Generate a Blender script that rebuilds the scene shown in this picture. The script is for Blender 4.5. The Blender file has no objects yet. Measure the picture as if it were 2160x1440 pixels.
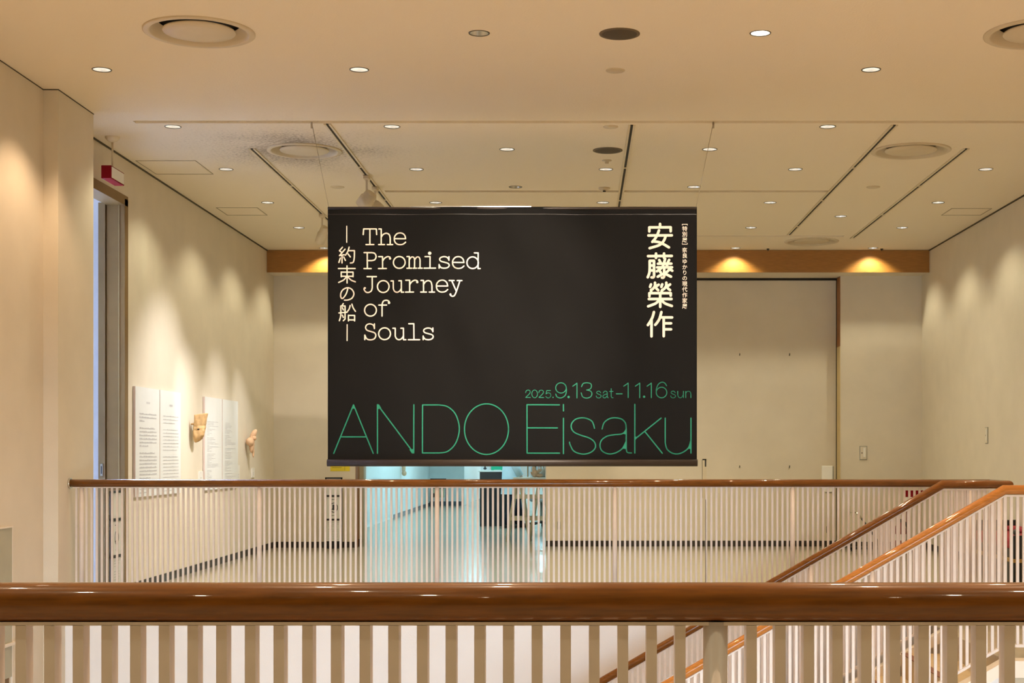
import bpy, bmesh, math, random
from mathutils import Vector, Matrix
random.seed(7)
SC = bpy.context.scene
COL = SC.collection
F = 3090.0            # focal length in pixels of the 2160-wide frame
VX, VY = 1223.0, 955.0  # vanishing point
EYE = 1.29
CEIL = 4.0
WL, WR, WLN, WLC = -4.18, 4.67, -4.0, -3.888
WB = 20.0

# ------------------------------------------------------------------ camera, world, exposure
cd = bpy.data.cameras.new('camera'); cam = bpy.data.objects.new('camera', cd); COL.objects.link(cam)
cam.location = (0, 0, EYE); cam.rotation_euler = (math.pi/2, 0, 0)
cd.sensor_width = 36; cd.lens = 36*F/2160
cd.shift_x = (1080-VX)/2160; cd.shift_y = (VY-720)/2160
cd.clip_start = 0.05; cd.clip_end = 200
SC.camera = cam
w = bpy.data.worlds.new('world'); SC.world = w; w.use_nodes = True
w.node_tree.nodes['Background'].inputs[0].default_value = (0.9, 0.85, 0.8, 1)
w.node_tree.nodes['Background'].inputs[1].default_value = 0.3
vs = SC.view_settings
vs.view_transform = 'Standard'; vs.look = 'None'; vs.gamma = 1; vs.use_curve_mapping = False
vs.exposure = 0.16
SC.cycles.max_bounces = 8; SC.cycles.diffuse_bounces = 5; SC.cycles.glossy_bounces = 3
SC.cycles.sample_clamp_indirect = 6.0
SC.cycles.use_adaptive_sampling = True; SC.cycles.adaptive_threshold = .05
SC.cycles.caustics_reflective = False; SC.cycles.caustics_refractive = False
NEAR_W, FAR_W, TRACK_W = 78.0, 44.0, 40.0
NEAR_C = (1.0, 0.71, 0.45); FAR_C = (0.95, 0.87, 0.61); TRACK_C = (1.0, 0.97, 0.96)
DAY_E = 16.0; CORR_E = 44.0; GAL_E = 320.0; BANNER_W = 700.0

# ------------------------------------------------------------------ materials
def srgb(c):
    return tuple(((v/255)/12.92 if v/255 <= .04045 else (((v/255)+.055)/1.055)**2.4) for v in c)
MATS = {}
def mat(name, col, rough=.6, metal=0, var=.0, scale=8, bump=0, bscale=120, coat=0, emit=0, spec=.5, stretch=None):
    if name in MATS: return MATS[name]
    m = bpy.data.materials.new(name); m.use_nodes = True; nt = m.node_tree; b = nt.nodes['Principled BSDF']
    c = (*col, 1)
    b.inputs['Base Color'].default_value = c
    b.inputs['Roughness'].default_value = rough; b.inputs['Metallic'].default_value = metal
    b.inputs['Specular IOR Level'].default_value = spec
    if coat:
        b.inputs['Coat Weight'].default_value = coat; b.inputs['Coat Roughness'].default_value = .04
    tc = nt.nodes.new('ShaderNodeTexCoord')
    src = tc.outputs['Object']
    if stretch:
        mp = nt.nodes.new('ShaderNodeMapping'); mp.inputs['Scale'].default_value = stretch
        nt.links.new(src, mp.inputs['Vector']); src = mp.outputs['Vector']
    if var:
        n = nt.nodes.new('ShaderNodeTexNoise'); n.inputs['Scale'].default_value = scale; n.inputs['Detail'].default_value = 5
        nt.links.new(src, n.inputs['Vector'])
        mr = nt.nodes.new('ShaderNodeMapRange'); mr.inputs['From Min'].default_value = .3; mr.inputs['From Max'].default_value = .7
        mr.inputs['To Min'].default_value = 1-var; mr.inputs['To Max'].default_value = 1+var
        nt.links.new(n.outputs['Fac'], mr.inputs['Value'])
        mx = nt.nodes.new('ShaderNodeVectorMath'); mx.operation = 'SCALE'; mx.inputs[0].default_value = col
        nt.links.new(mr.outputs['Result'], mx.inputs['Scale'])
        nt.links.new(mx.outputs['Vector'], b.inputs['Base Color'])
    if bump:
        n2 = nt.nodes.new('ShaderNodeTexNoise'); n2.inputs['Scale'].default_value = bscale; n2.inputs['Detail'].default_value = 3
        nt.links.new(src, n2.inputs['Vector'])
        bp = nt.nodes.new('ShaderNodeBump'); bp.inputs['Strength'].default_value = bump; bp.inputs['Distance'].default_value = .01
        nt.links.new(n2.outputs['Fac'], bp.inputs['Height']); nt.links.new(bp.outputs['Normal'], b.inputs['Normal'])
    if emit:
        b.inputs['Emission Color'].default_value = c; b.inputs['Emission Strength'].default_value = emit
    MATS[name] = m
    return m
WALL = mat('wallcloth', (.68, .61, .50), .85, var=.03, scale=3, bump=.12, bscale=160)
WHITEWALL = mat('white_paint_wall', (.74, .77, .84), .7, var=.02, scale=3)
PLAST = mat('stairwell_plaster', (.78, .76, .76), .8, var=.025, scale=2, bump=.06, bscale=90)
FLOORM = mat('vinyl_floor', (.43, .37, .27), .16, var=.07, scale=5, bump=.05, bscale=7)
LOWF = mat('lower_floor', (.80, .66, .49), .7, var=.05, scale=20)
CARPET = mat('lobby_floor', (.62, .52, .36), .8, var=.08, scale=30)
BASEM = mat('dark_baseboard', (.028, .020, .014), .45, var=.1)
PAINT = mat('cream_paint', (.74, .66, .56), .45, var=.02, scale=20)
BARM = mat('baluster_paint', (.66, .58, .53), .42, var=.03, scale=20)
RAILW = mat('varnished_wood', (.170, .056, .005), .30, var=.25, scale=9, coat=.8, spec=.15, stretch=(1.2, 14, 14))
BEAMW = mat('oak_veneer', (.34, .15, .028), .45, var=.18, scale=12, stretch=(.8, 10, 14))
TRIMW = mat('wood_trim', (.30, .12, .03), .5, var=.15, scale=10, stretch=(8, 8, 1))
BLACK = mat('black_paint', (.012, .012, .012), .45, var=.1)
SLOT = mat('slot_dark', (.02, .016, .01), .8, var=.1)
CANRING = mat('lamp_trim', (.10, .085, .06), .35, metal=.6, var=.05)
REFL = mat('lamp_reflector', (.85, .85, .82), .22, metal=.7, var=.02)
FIXT = mat('fixture_cream', (.66, .57, .42), .5, var=.04)
DIFFU = mat('diffuser_cream', (.60, .51, .37), .45, var=.03)
GRILLE = mat('speaker_grille', (.14, .105, .06), .7, var=.15, scale=200)
GREY = mat('grey_metal', (.36, .35, .30), .4, metal=.4, var=.06)
GREYP = mat('grey_panel', (.40, .38, .28), .6, var=.04)
CHROME = mat('chrome', (.75, .75, .72), .18, metal=1, var=.03)
WHITE = mat('white_plastic', (.78, .76, .72), .45, var=.02)
PAPER = mat('paper_white', (.72, .735, .735), .7, var=.015)
INK = mat('print_grey', (.50, .50, .52), .8, var=.05)
INKD = mat('print_black', (.03, .03, .035), .7, var=.05)
INKB = mat('ink_blue_grey', (.42, .44, .58), .8, var=.08)
RED = mat('red_paint', (.20, .006, .010), .6, var=.06, spec=.05)
DRED = mat('dark_red_paint', (.16, .008, .010), .4, var=.06)
YEL = mat('yellow_paper', (.72, .58, .03), .7, var=.05)
GREENP = mat('green_paper', (.02, .52, .28), .6, var=.05)
LWOOD = mat('pale_timber', (.58, .50, .34), .6, var=.1, scale=10, stretch=(10, 10, 1.5))
CARVE = mat('carved_wood', (.52, .33, .15), .65, var=.22, scale=22, bump=.3, bscale=40)
CARVE2 = mat('carved_wood_pale', (.68, .44, .27), .65, var=.16, scale=25, bump=.25, bscale=45)
BANNER = mat('banner_cloth', (.0072, .0066, .0062), .8, var=.05, scale=3, spec=.12)
TUBEB = mat('banner_bar', (.030, .020, .015), .42, var=.08, stretch=(.3, 20, 20))
PEACH = mat('print_peach', (.86, .74, .63), .7, var=.02)
GREEN = mat('print_green', (.006, .215, .12), .7, var=.03)
WIRE = mat('steel_wire', (.45, .38, .28), .4, metal=.5, var=.05)
DKCOUNTER = mat('counter_black', (.010, .018, .022), .35, var=.1)
SHIRT = mat('coat_cloth', (.62, .72, .78), .85, var=.04, bump=.3, bscale=20)
NAVY = mat('navy_cloth', (.012, .014, .028), .85, var=.1)
SKIN = mat('skin', (.55, .33, .24), .55, var=.04)
HAIR = mat('hair', (.02, .015, .012), .5, var=.2, scale=60)
NOSING = mat('rubber_nosing', (.22, .09, .05), .6, var=.1)
TREAD = mat('stair_tread', (.55, .42, .24), .5, var=.08, scale=12)
BENCHW = mat('bench_timber', (.40, .24, .07), .5, var=.12, stretch=(1, 10, 10))
CABLE = mat('cable', (.02, .015, .012), .6, var=.1)
LAMPE = mat('lamp_glow', (1, .95, .86), .5, emit=9)
SPOTE = mat('spot_glow', (1, .97, .93), .5, emit=14)
SPOTHOT = mat('spot_glow_hot', (1, .96, .9), .5, emit=60)
LAMPDIM = mat('lamp_glow_dim', (.80, .86, .62), .5, emit=.9)
TUBEE = mat('fluorescent_glow', (.50, .97, 1.15), .5, emit=CORR_E)
GALE = mat('gallery_lamp_glow', (.62, .76, 1.0), .5, emit=GAL_E)
DAYE = mat('daylight_glass', (.60, .80, 1.0), .1, emit=DAY_E)
WINE = mat('far_window_glass', (.85, 1.0, 1.0), .1, emit=3.0)

def ceiling_material():
    m = mat('ceiling_board', (.80, .715, .58), .9, bump=.25, bscale=70)
    nt = m.node_tree; b = nt.nodes['Principled BSDF']
    tc = [n for n in nt.nodes if n.type == 'TEX_COORD'][0]
    def math_(op, a, bb=None):
        n = nt.nodes.new('ShaderNodeMath'); n.operation = op
        for i, v in enumerate((a, bb)):
            if v is None: continue
            if isinstance(v, (int, float)): n.inputs[i].default_value = v
            else: nt.links.new(v, n.inputs[i])
        return n.outputs[0]
    noise = nt.nodes.new('ShaderNodeTexNoise'); noise.inputs['Scale'].default_value = 38; noise.inputs['Detail'].default_value = 4
    nt.links.new(tc.outputs['Object'], noise.inputs['Vector'])
    big = nt.nodes.new('ShaderNodeTexNoise'); big.inputs['Scale'].default_value = 1.3
    nt.links.new(tc.outputs['Object'], big.inputs['Vector'])
    total = None
    for cx, cy, amp, rad in ((-2.49, 13.14, 1.0, .62), (2.97, 13.14, .3, .35), (2.97, 18.77, .25, .3)):
        d = nt.nodes.new('ShaderNodeVectorMath'); d.operation = 'DISTANCE'; d.inputs[1].default_value = (cx, cy, CEIL)
        nt.links.new(tc.outputs['Object'], d.inputs[0])
        g = math_('SUBTRACT', d.outputs['Value'], .30)
        g = math_('DIVIDE', g, -rad); g = math_('EXPONENT', g); g = math_('MINIMUM', g, 1.0)
        g = math_('MULTIPLY', g, math_('MULTIPLY', big.outputs['Fac'], 1.8*amp))
        total = g if total is None else math_('ADD', total, g)
    # soot speckles: more of the noise passes the threshold where deposits are denser
    t = math_('SUBTRACT', math_('ADD', noise.outputs['Fac'], math_('MULTIPLY', total, .25)), .60)
    t = math_('MULTIPLY', t, 4.0)
    cl = nt.nodes.new('ShaderNodeClamp'); nt.links.new(t, cl.inputs['Value'])
    t = math_('MULTIPLY', cl.outputs[0], math_('MINIMUM', math_('MULTIPLY', total, .8), .5))
    t = math_('ADD', t, math_('MINIMUM', math_('MULTIPLY', math_('MULTIPLY', total, total), .42), .5))
    mx = nt.nodes.new('ShaderNodeMix'); mx.data_type = 'RGBA'
    mx.inputs['A'].default_value = (.80, .715, .58, 1); mx.inputs['B'].default_value = (.20, .15, .10, 1)
    nt.links.new(t, mx.inputs['Factor']); nt.links.new(mx.outputs['Result'], b.inputs['Base Color'])
    return m
CEILM = ceiling_material()

# ------------------------------------------------------------------ geometry helpers
def box(bm, x0, x1, y0, y1, z0, z1):
    vs_ = [bm.verts.new(p) for p in ((x0,y0,z0),(x1,y0,z0),(x1,y1,z0),(x0,y1,z0),(x0,y0,z1),(x1,y0,z1),(x1,y1,z1),(x0,y1,z1))]
    for f in ((0,3,2,1),(4,5,6,7),(0,1,5,4),(1,2,6,5),(2,3,7,6),(3,0,4,7)):
        bm.faces.new([vs_[i] for i in f])
def cyl(bm, p0, p1, r, seg=16, r2=None, cap=True):
    p0 = Vector(p0); p1 = Vector(p1); r2 = r if r2 is None else r2
    ax = (p1-p0).normalized(); u = ax.orthogonal().normalized(); v = ax.cross(u)
    a = [bm.verts.new(p0+(u*math.cos(t)+v*math.sin(t))*r) for t in [2*math.pi*i/seg for i in range(seg)]]
    b = [bm.verts.new(p1+(u*math.cos(t)+v*math.sin(t))*r2) for t in [2*math.pi*i/seg for i in range(seg)]]
    for i in range(seg):
        f = bm.faces.new((a[i], a[(i+1)%seg], b[(i+1)%seg], b[i])); f.smooth = True
    if cap:
        bm.faces.new(a[::-1]); bm.faces.new(b)
def tube(bm, pts, r, seg=20, up=Vector((0,0,1)), ry=None):
    """sweep a round section along a polyline with mitred corners"""
    pts = [Vector(p) for p in pts]; ry = r if ry is None else ry; rings = []
    for i, p in enumerate(pts):
        d0 = (pts[i]-pts[i-1]).normalized() if i else (pts[1]-pts[0]).normalized()
        d1 = (pts[i+1]-pts[i]).normalized() if i < len(pts)-1 else d0
        t = (d0+d1).normalized(); side = t.cross(up).normalized(); nn = side.cross(t).normalized()
        k = 1/max(.35, t.dot(d0))
        bend_in_vertical = abs((d1-d0).dot(nn)) >= abs((d1-d0).dot(side))
        ks, kn = (1, k) if bend_in_vertical else (k, 1)
        rings.append([bm.verts.new(p+side*math.cos(a)*r*ks+nn*math.sin(a)*ry*kn) for a in [2*math.pi*j/seg for j in range(seg)]])
    for a, b in zip(rings, rings[1:]):
        for j in range(seg):
            f = bm.faces.new((a[j], a[(j+1)%seg], b[(j+1)%seg], b[j])); f.smooth = True
    bm.faces.new(rings[0][::-1]); bm.faces.new(rings[-1])
def lathe(bm, prof, seg=40, c=(0,0,0), close_first=False, close_last=False):
    rings = []
    for r, z in prof:
        rings.append([bm.verts.new((c[0]+r*math.cos(2*math.pi*j/seg), c[1]+r*math.sin(2*math.pi*j/seg), c[2]+z)) for j in range(seg)])
    for a, b in zip(rings, rings[1:]):
        for j in range(seg):
            f = bm.faces.new((a[j], a[(j+1)%seg], b[(j+1)%seg], b[j])); f.smooth = True
    if close_first: bm.faces.new(rings[0][::-1])
    if close_last: bm.faces.new(rings[-1])
def ellipsoid(bm, c, r, rot=None, seg=14, rings=9):
    M = Matrix.Translation(c) @ (rot.to_4x4() if rot else Matrix()) @ Matrix.Diagonal((*r, 1))
    res = bmesh.ops.create_uvsphere(bm, u_segments=seg, v_segments=rings, radius=1, matrix=M)
    for v in res['verts']:
        for f in v.link_faces: f.smooth = True
def to_mesh(name, bm, m):
    bmesh.ops.recalc_face_normals(bm, faces=bm.faces)
    me = bpy.data.meshes.new(name); bm.to_mesh(me); bm.free()
    me.materials.append(m)
    return me
def link(name, me, parent=None, loc=(0,0,0), rot=(0,0,0)):
    o = bpy.data.objects.new(name, me); COL.objects.link(o); o.location = loc; o.rotation_euler = rot
    if parent is not None: o.parent = parent
    return o
def part(name, m, parent, *shapes, bevel=0, loc=(0,0,0), rot=(0,0,0)):
    """shapes: ('box',...), ('cyl',...), ('tube',...), ('lathe',...), ('ell',...)"""
    bm = bmesh.new()
    for s in shapes:
        {'box': box, 'cyl': cyl, 'tube': tube, 'lathe': lathe, 'ell': ellipsoid}[s[0]](bm, *s[1:])
    o = link(name, to_mesh(name, bm, m), parent, loc, rot)
    if bevel:
        md = o.modifiers.new('bevel', 'BEVEL'); md.width = bevel; md.segments = 2; md.limit_method = 'ANGLE'
    return o
def tag(o, label, cat, group=None):
    o['label'] = label; o['category'] = cat
    if group: o['group'] = group
    return o
def thing(name, label, cat, loc=(0,0,0), rz=0, group=None):
    o = bpy.data.objects.new(name, None); COL.objects.link(o); o.location = loc; o.rotation_euler = (0,0,rz)
    o.empty_display_size = .1
    return tag(o, label, cat, group)
def struct(name, m, *shapes, parent=None, bevel=0):
    o = part(name, m, parent, *shapes, bevel=bevel)
    if parent is None: o['kind'] = 'structure'
    return o
def copy_tree(o, parent=None):
    c = o.copy(); COL.objects.link(c)
    if parent is not None: c.parent = parent
    for ch in list(o.children): copy_tree(ch, c)
    return c
def wx(px, d): return (px-VX)*d/F
def wz(py, d): return EYE-(py-VY)*d/F

# ------------------------------------------------------------------ structure: floors
DN, DF = 2.26, 11.16      # distance of the two balustrades
DS2, DS1 = 9.15, 10.70    # front and back balustrade of the stairs
EDGE = 11.08              # edge of the gallery floor
XT = 2.65                 # head of the stairs
LOW = -3.6
struct('floor', FLOORM, ('box', -4.4, WR+.1, EDGE, 20.6, -.35, 0), ('box', XT, WR+.1, DS2-.08, EDGE, -.35, 0))
struct('floor_corridor', FLOORM, ('box', -3.9, 4.0, 20.6, 47, -.2, 0))
struct('floor_lobby', CARPET, ('box', -6.1, 6.1, -6.1, 2.34, -.35, 0))
struct('floor_side_gallery', WHITEWALL, ('box', -11, -4.4, 11.5, 20.7, -.2, 0))
struct('floor_lower', LOWF, ('box', -6.1, 6.1, -6.2, 11.3, LOW-.2, LOW))
# walls
struct('wall_left', WALL, ('box', WLN-.2, WLN, 2.34, 10.92, LOW, CEIL+.1), ('box', WLN-.4, WLC, 10.92, 11.71, LOW, CEIL+.1))
struct('wall_left_gallery', WALL, ('box', WL-.2, WL, 13.5, WB+.5, 0, CEIL+.1), ('box', WL-.2, WL, 11.71, 13.5, 3.62, CEIL+.1))
struct('wall_right', WALL, ('box', WR, WR+.2, 2.34, 20.6, LOW, CEIL+.1))
struct('wall_back', WALL, ('box', WL, wx(750, WB), WB, WB+.3, 0, 3.72), ('box', wx(1772.5, WB), WR, WB, WB+.3, 0, 3.72),
       ('box', wx(750, WB), wx(1772.5, WB), 20.45, 20.6, 2.55, 3.9))
struct('wall_well', PLAST, ('box', -4.0, XT, EDGE-.012, EDGE+.25, LOW, .012))
struct('wall_lobby', WALL, ('box', -6.1, 6.1, -6.3, -6.1, 0, CEIL), ('box', -6.3, -6.1, -6.3, 2.5, LOW, CEIL), ('box', 6.1, 6.3, -6.3, 2.5, LOW, CEIL),
       ('box', -6.1, WLN, 2.2, 2.36, LOW, CEIL), ('box', WR, 6.1, 2.2, 2.36, LOW, CEIL), ('box', -6.1, 6.1, -6.3, -6.1, LOW, LOW+.3),
       ('box', -6.1, 6.1, -6.3, -6.1, -.8, 0))
# lower lobby glazing behind and below the camera: daylight
w1 = struct('window_1', DAYE, ('box', -6.1, 6.1, -6.28, -6.25, LOW+.3, -.8))
for i in range(7):
    struct('window_frame', GREY, ('box', -6.1+i*2.0, -6.02+i*2.0, -6.24, -6.14, LOW+.3, -.8), parent=w1)
# sliding partition that closes most of the wide opening in the back wall
struct('wall_back_partition', WALL, ('box', wx(1152, 20.25), wx(1763.5, 20.25), 20.25, 20.33, .0, 3.69))
tr = struct('trim_1', TRIMW, ('box', wx(750, WB), wx(750, WB)+.005, WB-.006, WB+.30, 0, 3.70))
tr = struct('trim_2', TRIMW, ('box', wx(1771.5, WB), wx(1772.4, WB), WB-.006, WB+.24, wz(730, WB), 3.70))
struct('trim_3', mat('cream_trim', (.62, .48, .24), .6, var=.05), ('box', wx(1771.5, WB), wx(1772.4, WB), WB-.006, WB+.24, 0, wz(730, WB)))
struct('trim_4', SLOT, ('box', wx(1763.5, 20.25), wx(1766.5, 20.25), 20.246, 20.3, 0, 3.69))
struct('trim_5', SLOT, ('box', -.5, wx(1766, 20.25), 20.235, 20.26, 3.672, 3.70))
# wooden fascia beam over the back wall
bm_ = struct('trim_beam', WALL, ('box', WL, WR, 19.58, 20.45, 3.705, CEIL+.02))
part('wood_fascia', BEAMW, bm_, ('box', WL+.002, WR-.002, 19.56, 19.579, 3.70, CEIL-.003))
# baseboards
struct('baseboard_left', BASEM, ('box', WL, WL+.012, 13.62, WB, 0, .078))
struct('baseboard_back', BASEM, ('box', WL+.012, wx(749, WB), WB-.012, WB, 0, .078), ('box', wx(1773.5, WB), WR, WB-.012, WB, 0, .078),
       ('box', wx(1152, 20.25), wx(1763, 20.25), 20.238, 20.25, 0, .078))
struct('baseboard_right', BASEM, ('box', WR-.012, WR, 11.2, WB-.012, 0, .078))
# shadow gap trims at the ceiling line
JOINT = mat('ceiling_joint', (.07, .055, .03), .8, var=.1)
struct('trim_ceiling_left', JOINT, ('box', WL, WL+.012, 12.4, 19.56, CEIL-.014, CEIL-.001))
struct('trim_ceiling_right', JOINT, ('box', WR-.012, WR, 11.3, 19.56, CEIL-.014, CEIL-.001))
struct('trim_ceiling_near', JOINT, ('box', WLN, WLN+.005, 2.4, 10.92, CEIL-.007, CEIL-.001), ('box', WLC, WLC+.005, 10.92, 11.71, CEIL-.007, CEIL-.001),
       ('box', WLN, WLC+.005, 10.915, 10.92, CEIL-.007, CEIL-.001))
# white kerb on the gallery edge

# ------------------------------------------------------------------ ceiling with real recesses
GX = [-3.38, -1.56, .25, 2.06, 3.88]
ROWS = [10.36, 12.17, 14.0, 15.86, 17.63, 19.38]
DL = []      # (x, y, kind)
for r in ROWS:
    for x in GX:
        if abs(x-.25) < .01 and r < 13: continue
        if x > 3.5 and r < 10.5: pass
        DL.append((x, r, 'n'))
DL += [(-.65, 9.46, 'dim'), (1.166, 9.46, 'hot'), (-.65, 13.08, 'n'), (1.16, 13.08, 'n'), (-.655, 14.93, 'dim2'), (1.164, 14.93, 'n'),
       (2.99, 16.78, 'n'), (-.65, 16.78, 'n')]
DL += [(-.65, 8.55, 'aim'), (1.166, 8.55, 'aim')] + [(x, y, 'n') for y in (6.75, 4.95, 3.15) for x in (-.65, 1.166)]
for r in (8.55, 6.75, 4.95, 3.15, 1.35, -.45, -2.25):
    for x in (-3.38, -1.56, 2.06, 3.88): DL.append((x, r, 'n'))
DIFF = [(-2.45, 9.43, .354), (-2.47, 13.14, .335), (2.97, 13.14, .353), (2.97, 9.46, .354), (2.97, 18.77, .346), (-2.47, 18.77, .346)]
SPK = [(.257, 9.47, .132), (.25, 13.12, .133)]
GROOVES = [(-3.65, WR-.05, 11.955, 12.045, .05), (-2.02, 2.59, 15.13, 15.24, .05), (-2.9, 3.30, 18.27, 18.36, .04)]
def make_ceiling():
    bm = bmesh.new(); box(bm, -6.3, 6.3, -6.3, 20.7, CEIL, CEIL+.2)
    base = link('ceiling', to_mesh('ceiling', bm, CEILM))
    cb = bmesh.new()
    for x, y, k in DL: cyl(cb, (x, y, CEIL-.05), (x, y, CEIL+.085), .062, 24)
    for x, y, r in DIFF: cyl(cb, (x, y, CEIL-.05), (x, y, CEIL+.10), r*.90, 48)
    for x0, x1, y0, y1, dp in GROOVES: box(cb, x0, x1, y0, y1, CEIL-.05, CEIL+dp)
    cut = link('cutter', to_mesh('cutter', cb, CEILM))
    md = base.modifiers.new('b', 'BOOLEAN'); md.object = cut; md.operation = 'DIFFERENCE'; md.solver = 'EXACT'
    bpy.context.view_layer.update()
    dg = bpy.context.evaluated_depsgraph_get()
    me = bpy.data.meshes.new_from_object(base.evaluated_get(dg))
    base.modifiers.clear(); base.data = me
    bpy.data.objects.remove(cut)
    base['kind'] = 'structure'
    return base
ceil_o = make_ceiling()
struct('ceiling_roof', WALL, ('box', -6.4, 6.4, -6.4, 20.8, CEIL+.21, CEIL+.3))

# ------------------------------------------------------------------ downlights
def lathe_mesh(name, prof, m, seg=28, **k):
    bm = bmesh.new(); lathe(bm, prof, seg, **k); return to_mesh(name, bm, m)
RING = lathe_mesh('trim_ring', [(.0615, .004), (.0615, -.003), (.0675, -.004), (.070, -.0005), (.070, .0)], CANRING)
CAN = lathe_mesh('reflector', [(.061, .0), (.056, .03), (.044, .062), (.034, .078)], REFL)
LAMP = {'n': lathe_mesh('lamp', [(.001, .036), (.02, .037), (.0505, .046)], LAMPE, close_first=True),
        'dim': lathe_mesh('lamp_dim', [(.001, .060), (.02, .061), (.041, .068)], LAMPDIM, close_first=True)}
LAMP['hot'] = lathe_mesh('lamp_hot', [(.001, .030), (.02, .031), (.050, .046)], SPOTHOT, close_first=True)
LAMP['dim2'] = LAMP['dim']; LAMP['aim'] = LAMP['n']
LD = {}
for zone, col, wt in (('near', NEAR_C, NEAR_W), ('far', FAR_C, FAR_W)):
    l = bpy.data.lights.new('downlight_'+zone, 'SPOT'); l.energy = wt; l.color = col
    l.spot_size = math.radians(106 if zone == 'near' else 124); l.spot_blend = .55; l.shadow_soft_size = .035; LD[zone] = l
l = bpy.data.lights.new('downlight_adjustable', 'SPOT'); l.energy = BANNER_W; l.color = (1, .86, .70); l.spot_size = math.radians(48); l.spot_blend = .55; l.shadow_soft_size = .035; LD['adjustable'] = l
for x, y, k in DL:
    zone = 'near' if y < 11.5 else 'far'
    if k == 'hot': lab = 'brightly glaring recessed downlight in the warm front ceiling'
    elif k in ('dim', 'dim2'): lab = 'dim greenish recessed downlight in the front ceiling' if k == 'dim' else 'dim recessed downlight beside the far ceiling groove'
    elif k == 'aim': lab = 'added unseen downlight turned towards the banner, %s' % ('ahead of the dim downlight' if x < 0 else 'ahead of the glaring downlight')
    elif y < 9: lab = 'round recessed downlight in the warm front ceiling over the stairwell'
    else:
        xl = ('along the left wall', 'left of the speaker line', 'in the speaker line', 'right of the speaker line', 'along the right wall')
        rl = {10.36: 'in front of the first ceiling groove', 12.17: 'just behind the first ceiling groove', 14.0: 'level with the large access hatch', 15.86: 'just behind the second ceiling groove',
              17.63: 'last row but one before the beam', 19.38: 'close above the wooden beam'}
        if x in GX: lab = 'round downlight %s, %s' % (xl[GX.index(x)], rl[y])
        elif x > 2: lab = 'downlight between the two tracks nearest the right wall'
        else: lab = 'downlight %s the banner middle, %s' % ('left of' if x < 0 else 'right of', {13.08: 'level with the brown speaker', 14.93: 'in front of the second groove', 16.78: 'between the far rows'}[y])
    t = thing('downlight', lab, 'downlight', (x, y, CEIL), 0, 'ceiling downlights')
    link('trim_ring', RING, t); link('reflector', CAN, t); link('lamp', LAMP[k], t)
    lo = bpy.data.objects.new('downlight_beam', LD['adjustable'] if k == 'aim' else LD['far' if y < 2.3 else zone]); COL.objects.link(lo); lo.parent = t; lo.location = (0, 0, -.006)
    if k == 'dim': bpy.data.objects.remove(lo)
    if k == 'aim':   # unseen tilting downlights, added to brighten the banner
        lo.rotation_euler = (Vector((-1.15 if x < 0 else .25, 12.05, 2.35))-Vector((x, y, CEIL))).to_track_quat('-Z', 'Y').to_euler()

# ------------------------------------------------------------------ ceiling fittings
def diffuser(x, y, r, lab):
    t = thing('air_diffuser', lab, 'air vent', (x, y, CEIL), 0, 'round ceiling air diffusers')
    bm = bmesh.new(); lathe(bm, [(r, 0), (r, -.007), (r*.975, -.012), (r*.92, -.010), (r*.895, -.013), (r*.875, -.009), (r*.84, .012), (r*.78, .040), (r*.73, .058)], 48)
    link('outer_ring', to_mesh('outer_ring', bm, DIFFU), t)
    bm = bmesh.new(); lathe(bm, [(r*.735, .056), (r*.75, .096), (.02, .097)], 48, close_last=True)
    link('throat', to_mesh('throat', bm, BLACK), t)
    bm = bmesh.new(); lathe(bm, [(r*.60, .012), (r*.65, .006), (r*.655, .0), (r*.64, -.006), (r*.4, -.013), (.01, -.015)], 48, close_first=True, close_last=True)
    link('centre_plate', to_mesh('centre_plate', bm, DIFFU), t)
diffuser(*DIFF[0], 'large round air diffuser in the warm front ceiling nearest the left wall')
diffuser(*DIFF[1], 'round air diffuser with dark soot smudges around it on the ceiling')
diffuser(*DIFF[2], 'clean round air diffuser between the two right-hand lighting tracks')
diffuser(*DIFF[3], 'round air diffuser in the warm front ceiling on the right')
diffuser(*DIFF[4], 'round air diffuser close to the wooden beam at the right')
diffuser(*DIFF[5], 'round air diffuser close to the wooden beam behind the banner')
for (x, y, r), lab in zip(SPK, ('dark round ceiling speaker in the warm front ceiling', 'brown round ceiling speaker beyond the ceiling groove')):
    t = thing('ceiling_speaker', lab, 'speaker', (x, y, CEIL))
    bm = bmesh.new(); lathe(bm, [(r, 0), (r, -.005), (r*.95, -.008), (r*.86, -.006)], 40); link('rim', to_mesh('rim', bm, GRILLE), t)
    bm = bmesh.new(); lathe(bm, [(r*.86, -.006), (r*.4, -.010), (.005, -.011)], 40, close_last=True)
    link('grille', to_mesh('grille', bm, mat('speaker_mesh', (.075, .055, .03), .8, var=.2, scale=400)), t)
def plate(name, x, y, r, lab, cat, prof=None, m=DIFFU):
    t = thing(name, lab, cat, (x, y, CEIL))
    bm = bmesh.new(); lathe(bm, prof or [(r, 0), (r, -.004), (r*.9, -.008), (.004, -.009)], 32, close_last=True)
    link('cover', to_mesh('cover', bm, m), t)
    return t
plate('blank_plate', .252, 10.38, .068, 'round blank cover plate between the speaker and the ceiling groove', 'cover plate')
plate('blank_plate', .256, 12.17, .062, 'round blank cover plate just beyond the ceiling groove', 'cover plate')
plate('blank_plate', -2.47, 14.93, .07, 'round cover plate on the ceiling left of the spotlights', 'cover plate')
plate('blank_plate', 2.99, 14.93, .07, 'round cover plate behind the clean air diffuser', 'cover plate')
t = plate('smoke_detector', .25, 14.98, .06, 'small round smoke detector near the far ceiling groove', 'smoke detector', [(.06, 0), (.06, -.012), (.04, -.022), (.03, -.022), (.028, -.04), (.004, -.042)])
part('sensor', BLACK, t, ('cyl', (0, -.02, -.044), (0, -.02, -.036), .016, 12))
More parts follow.
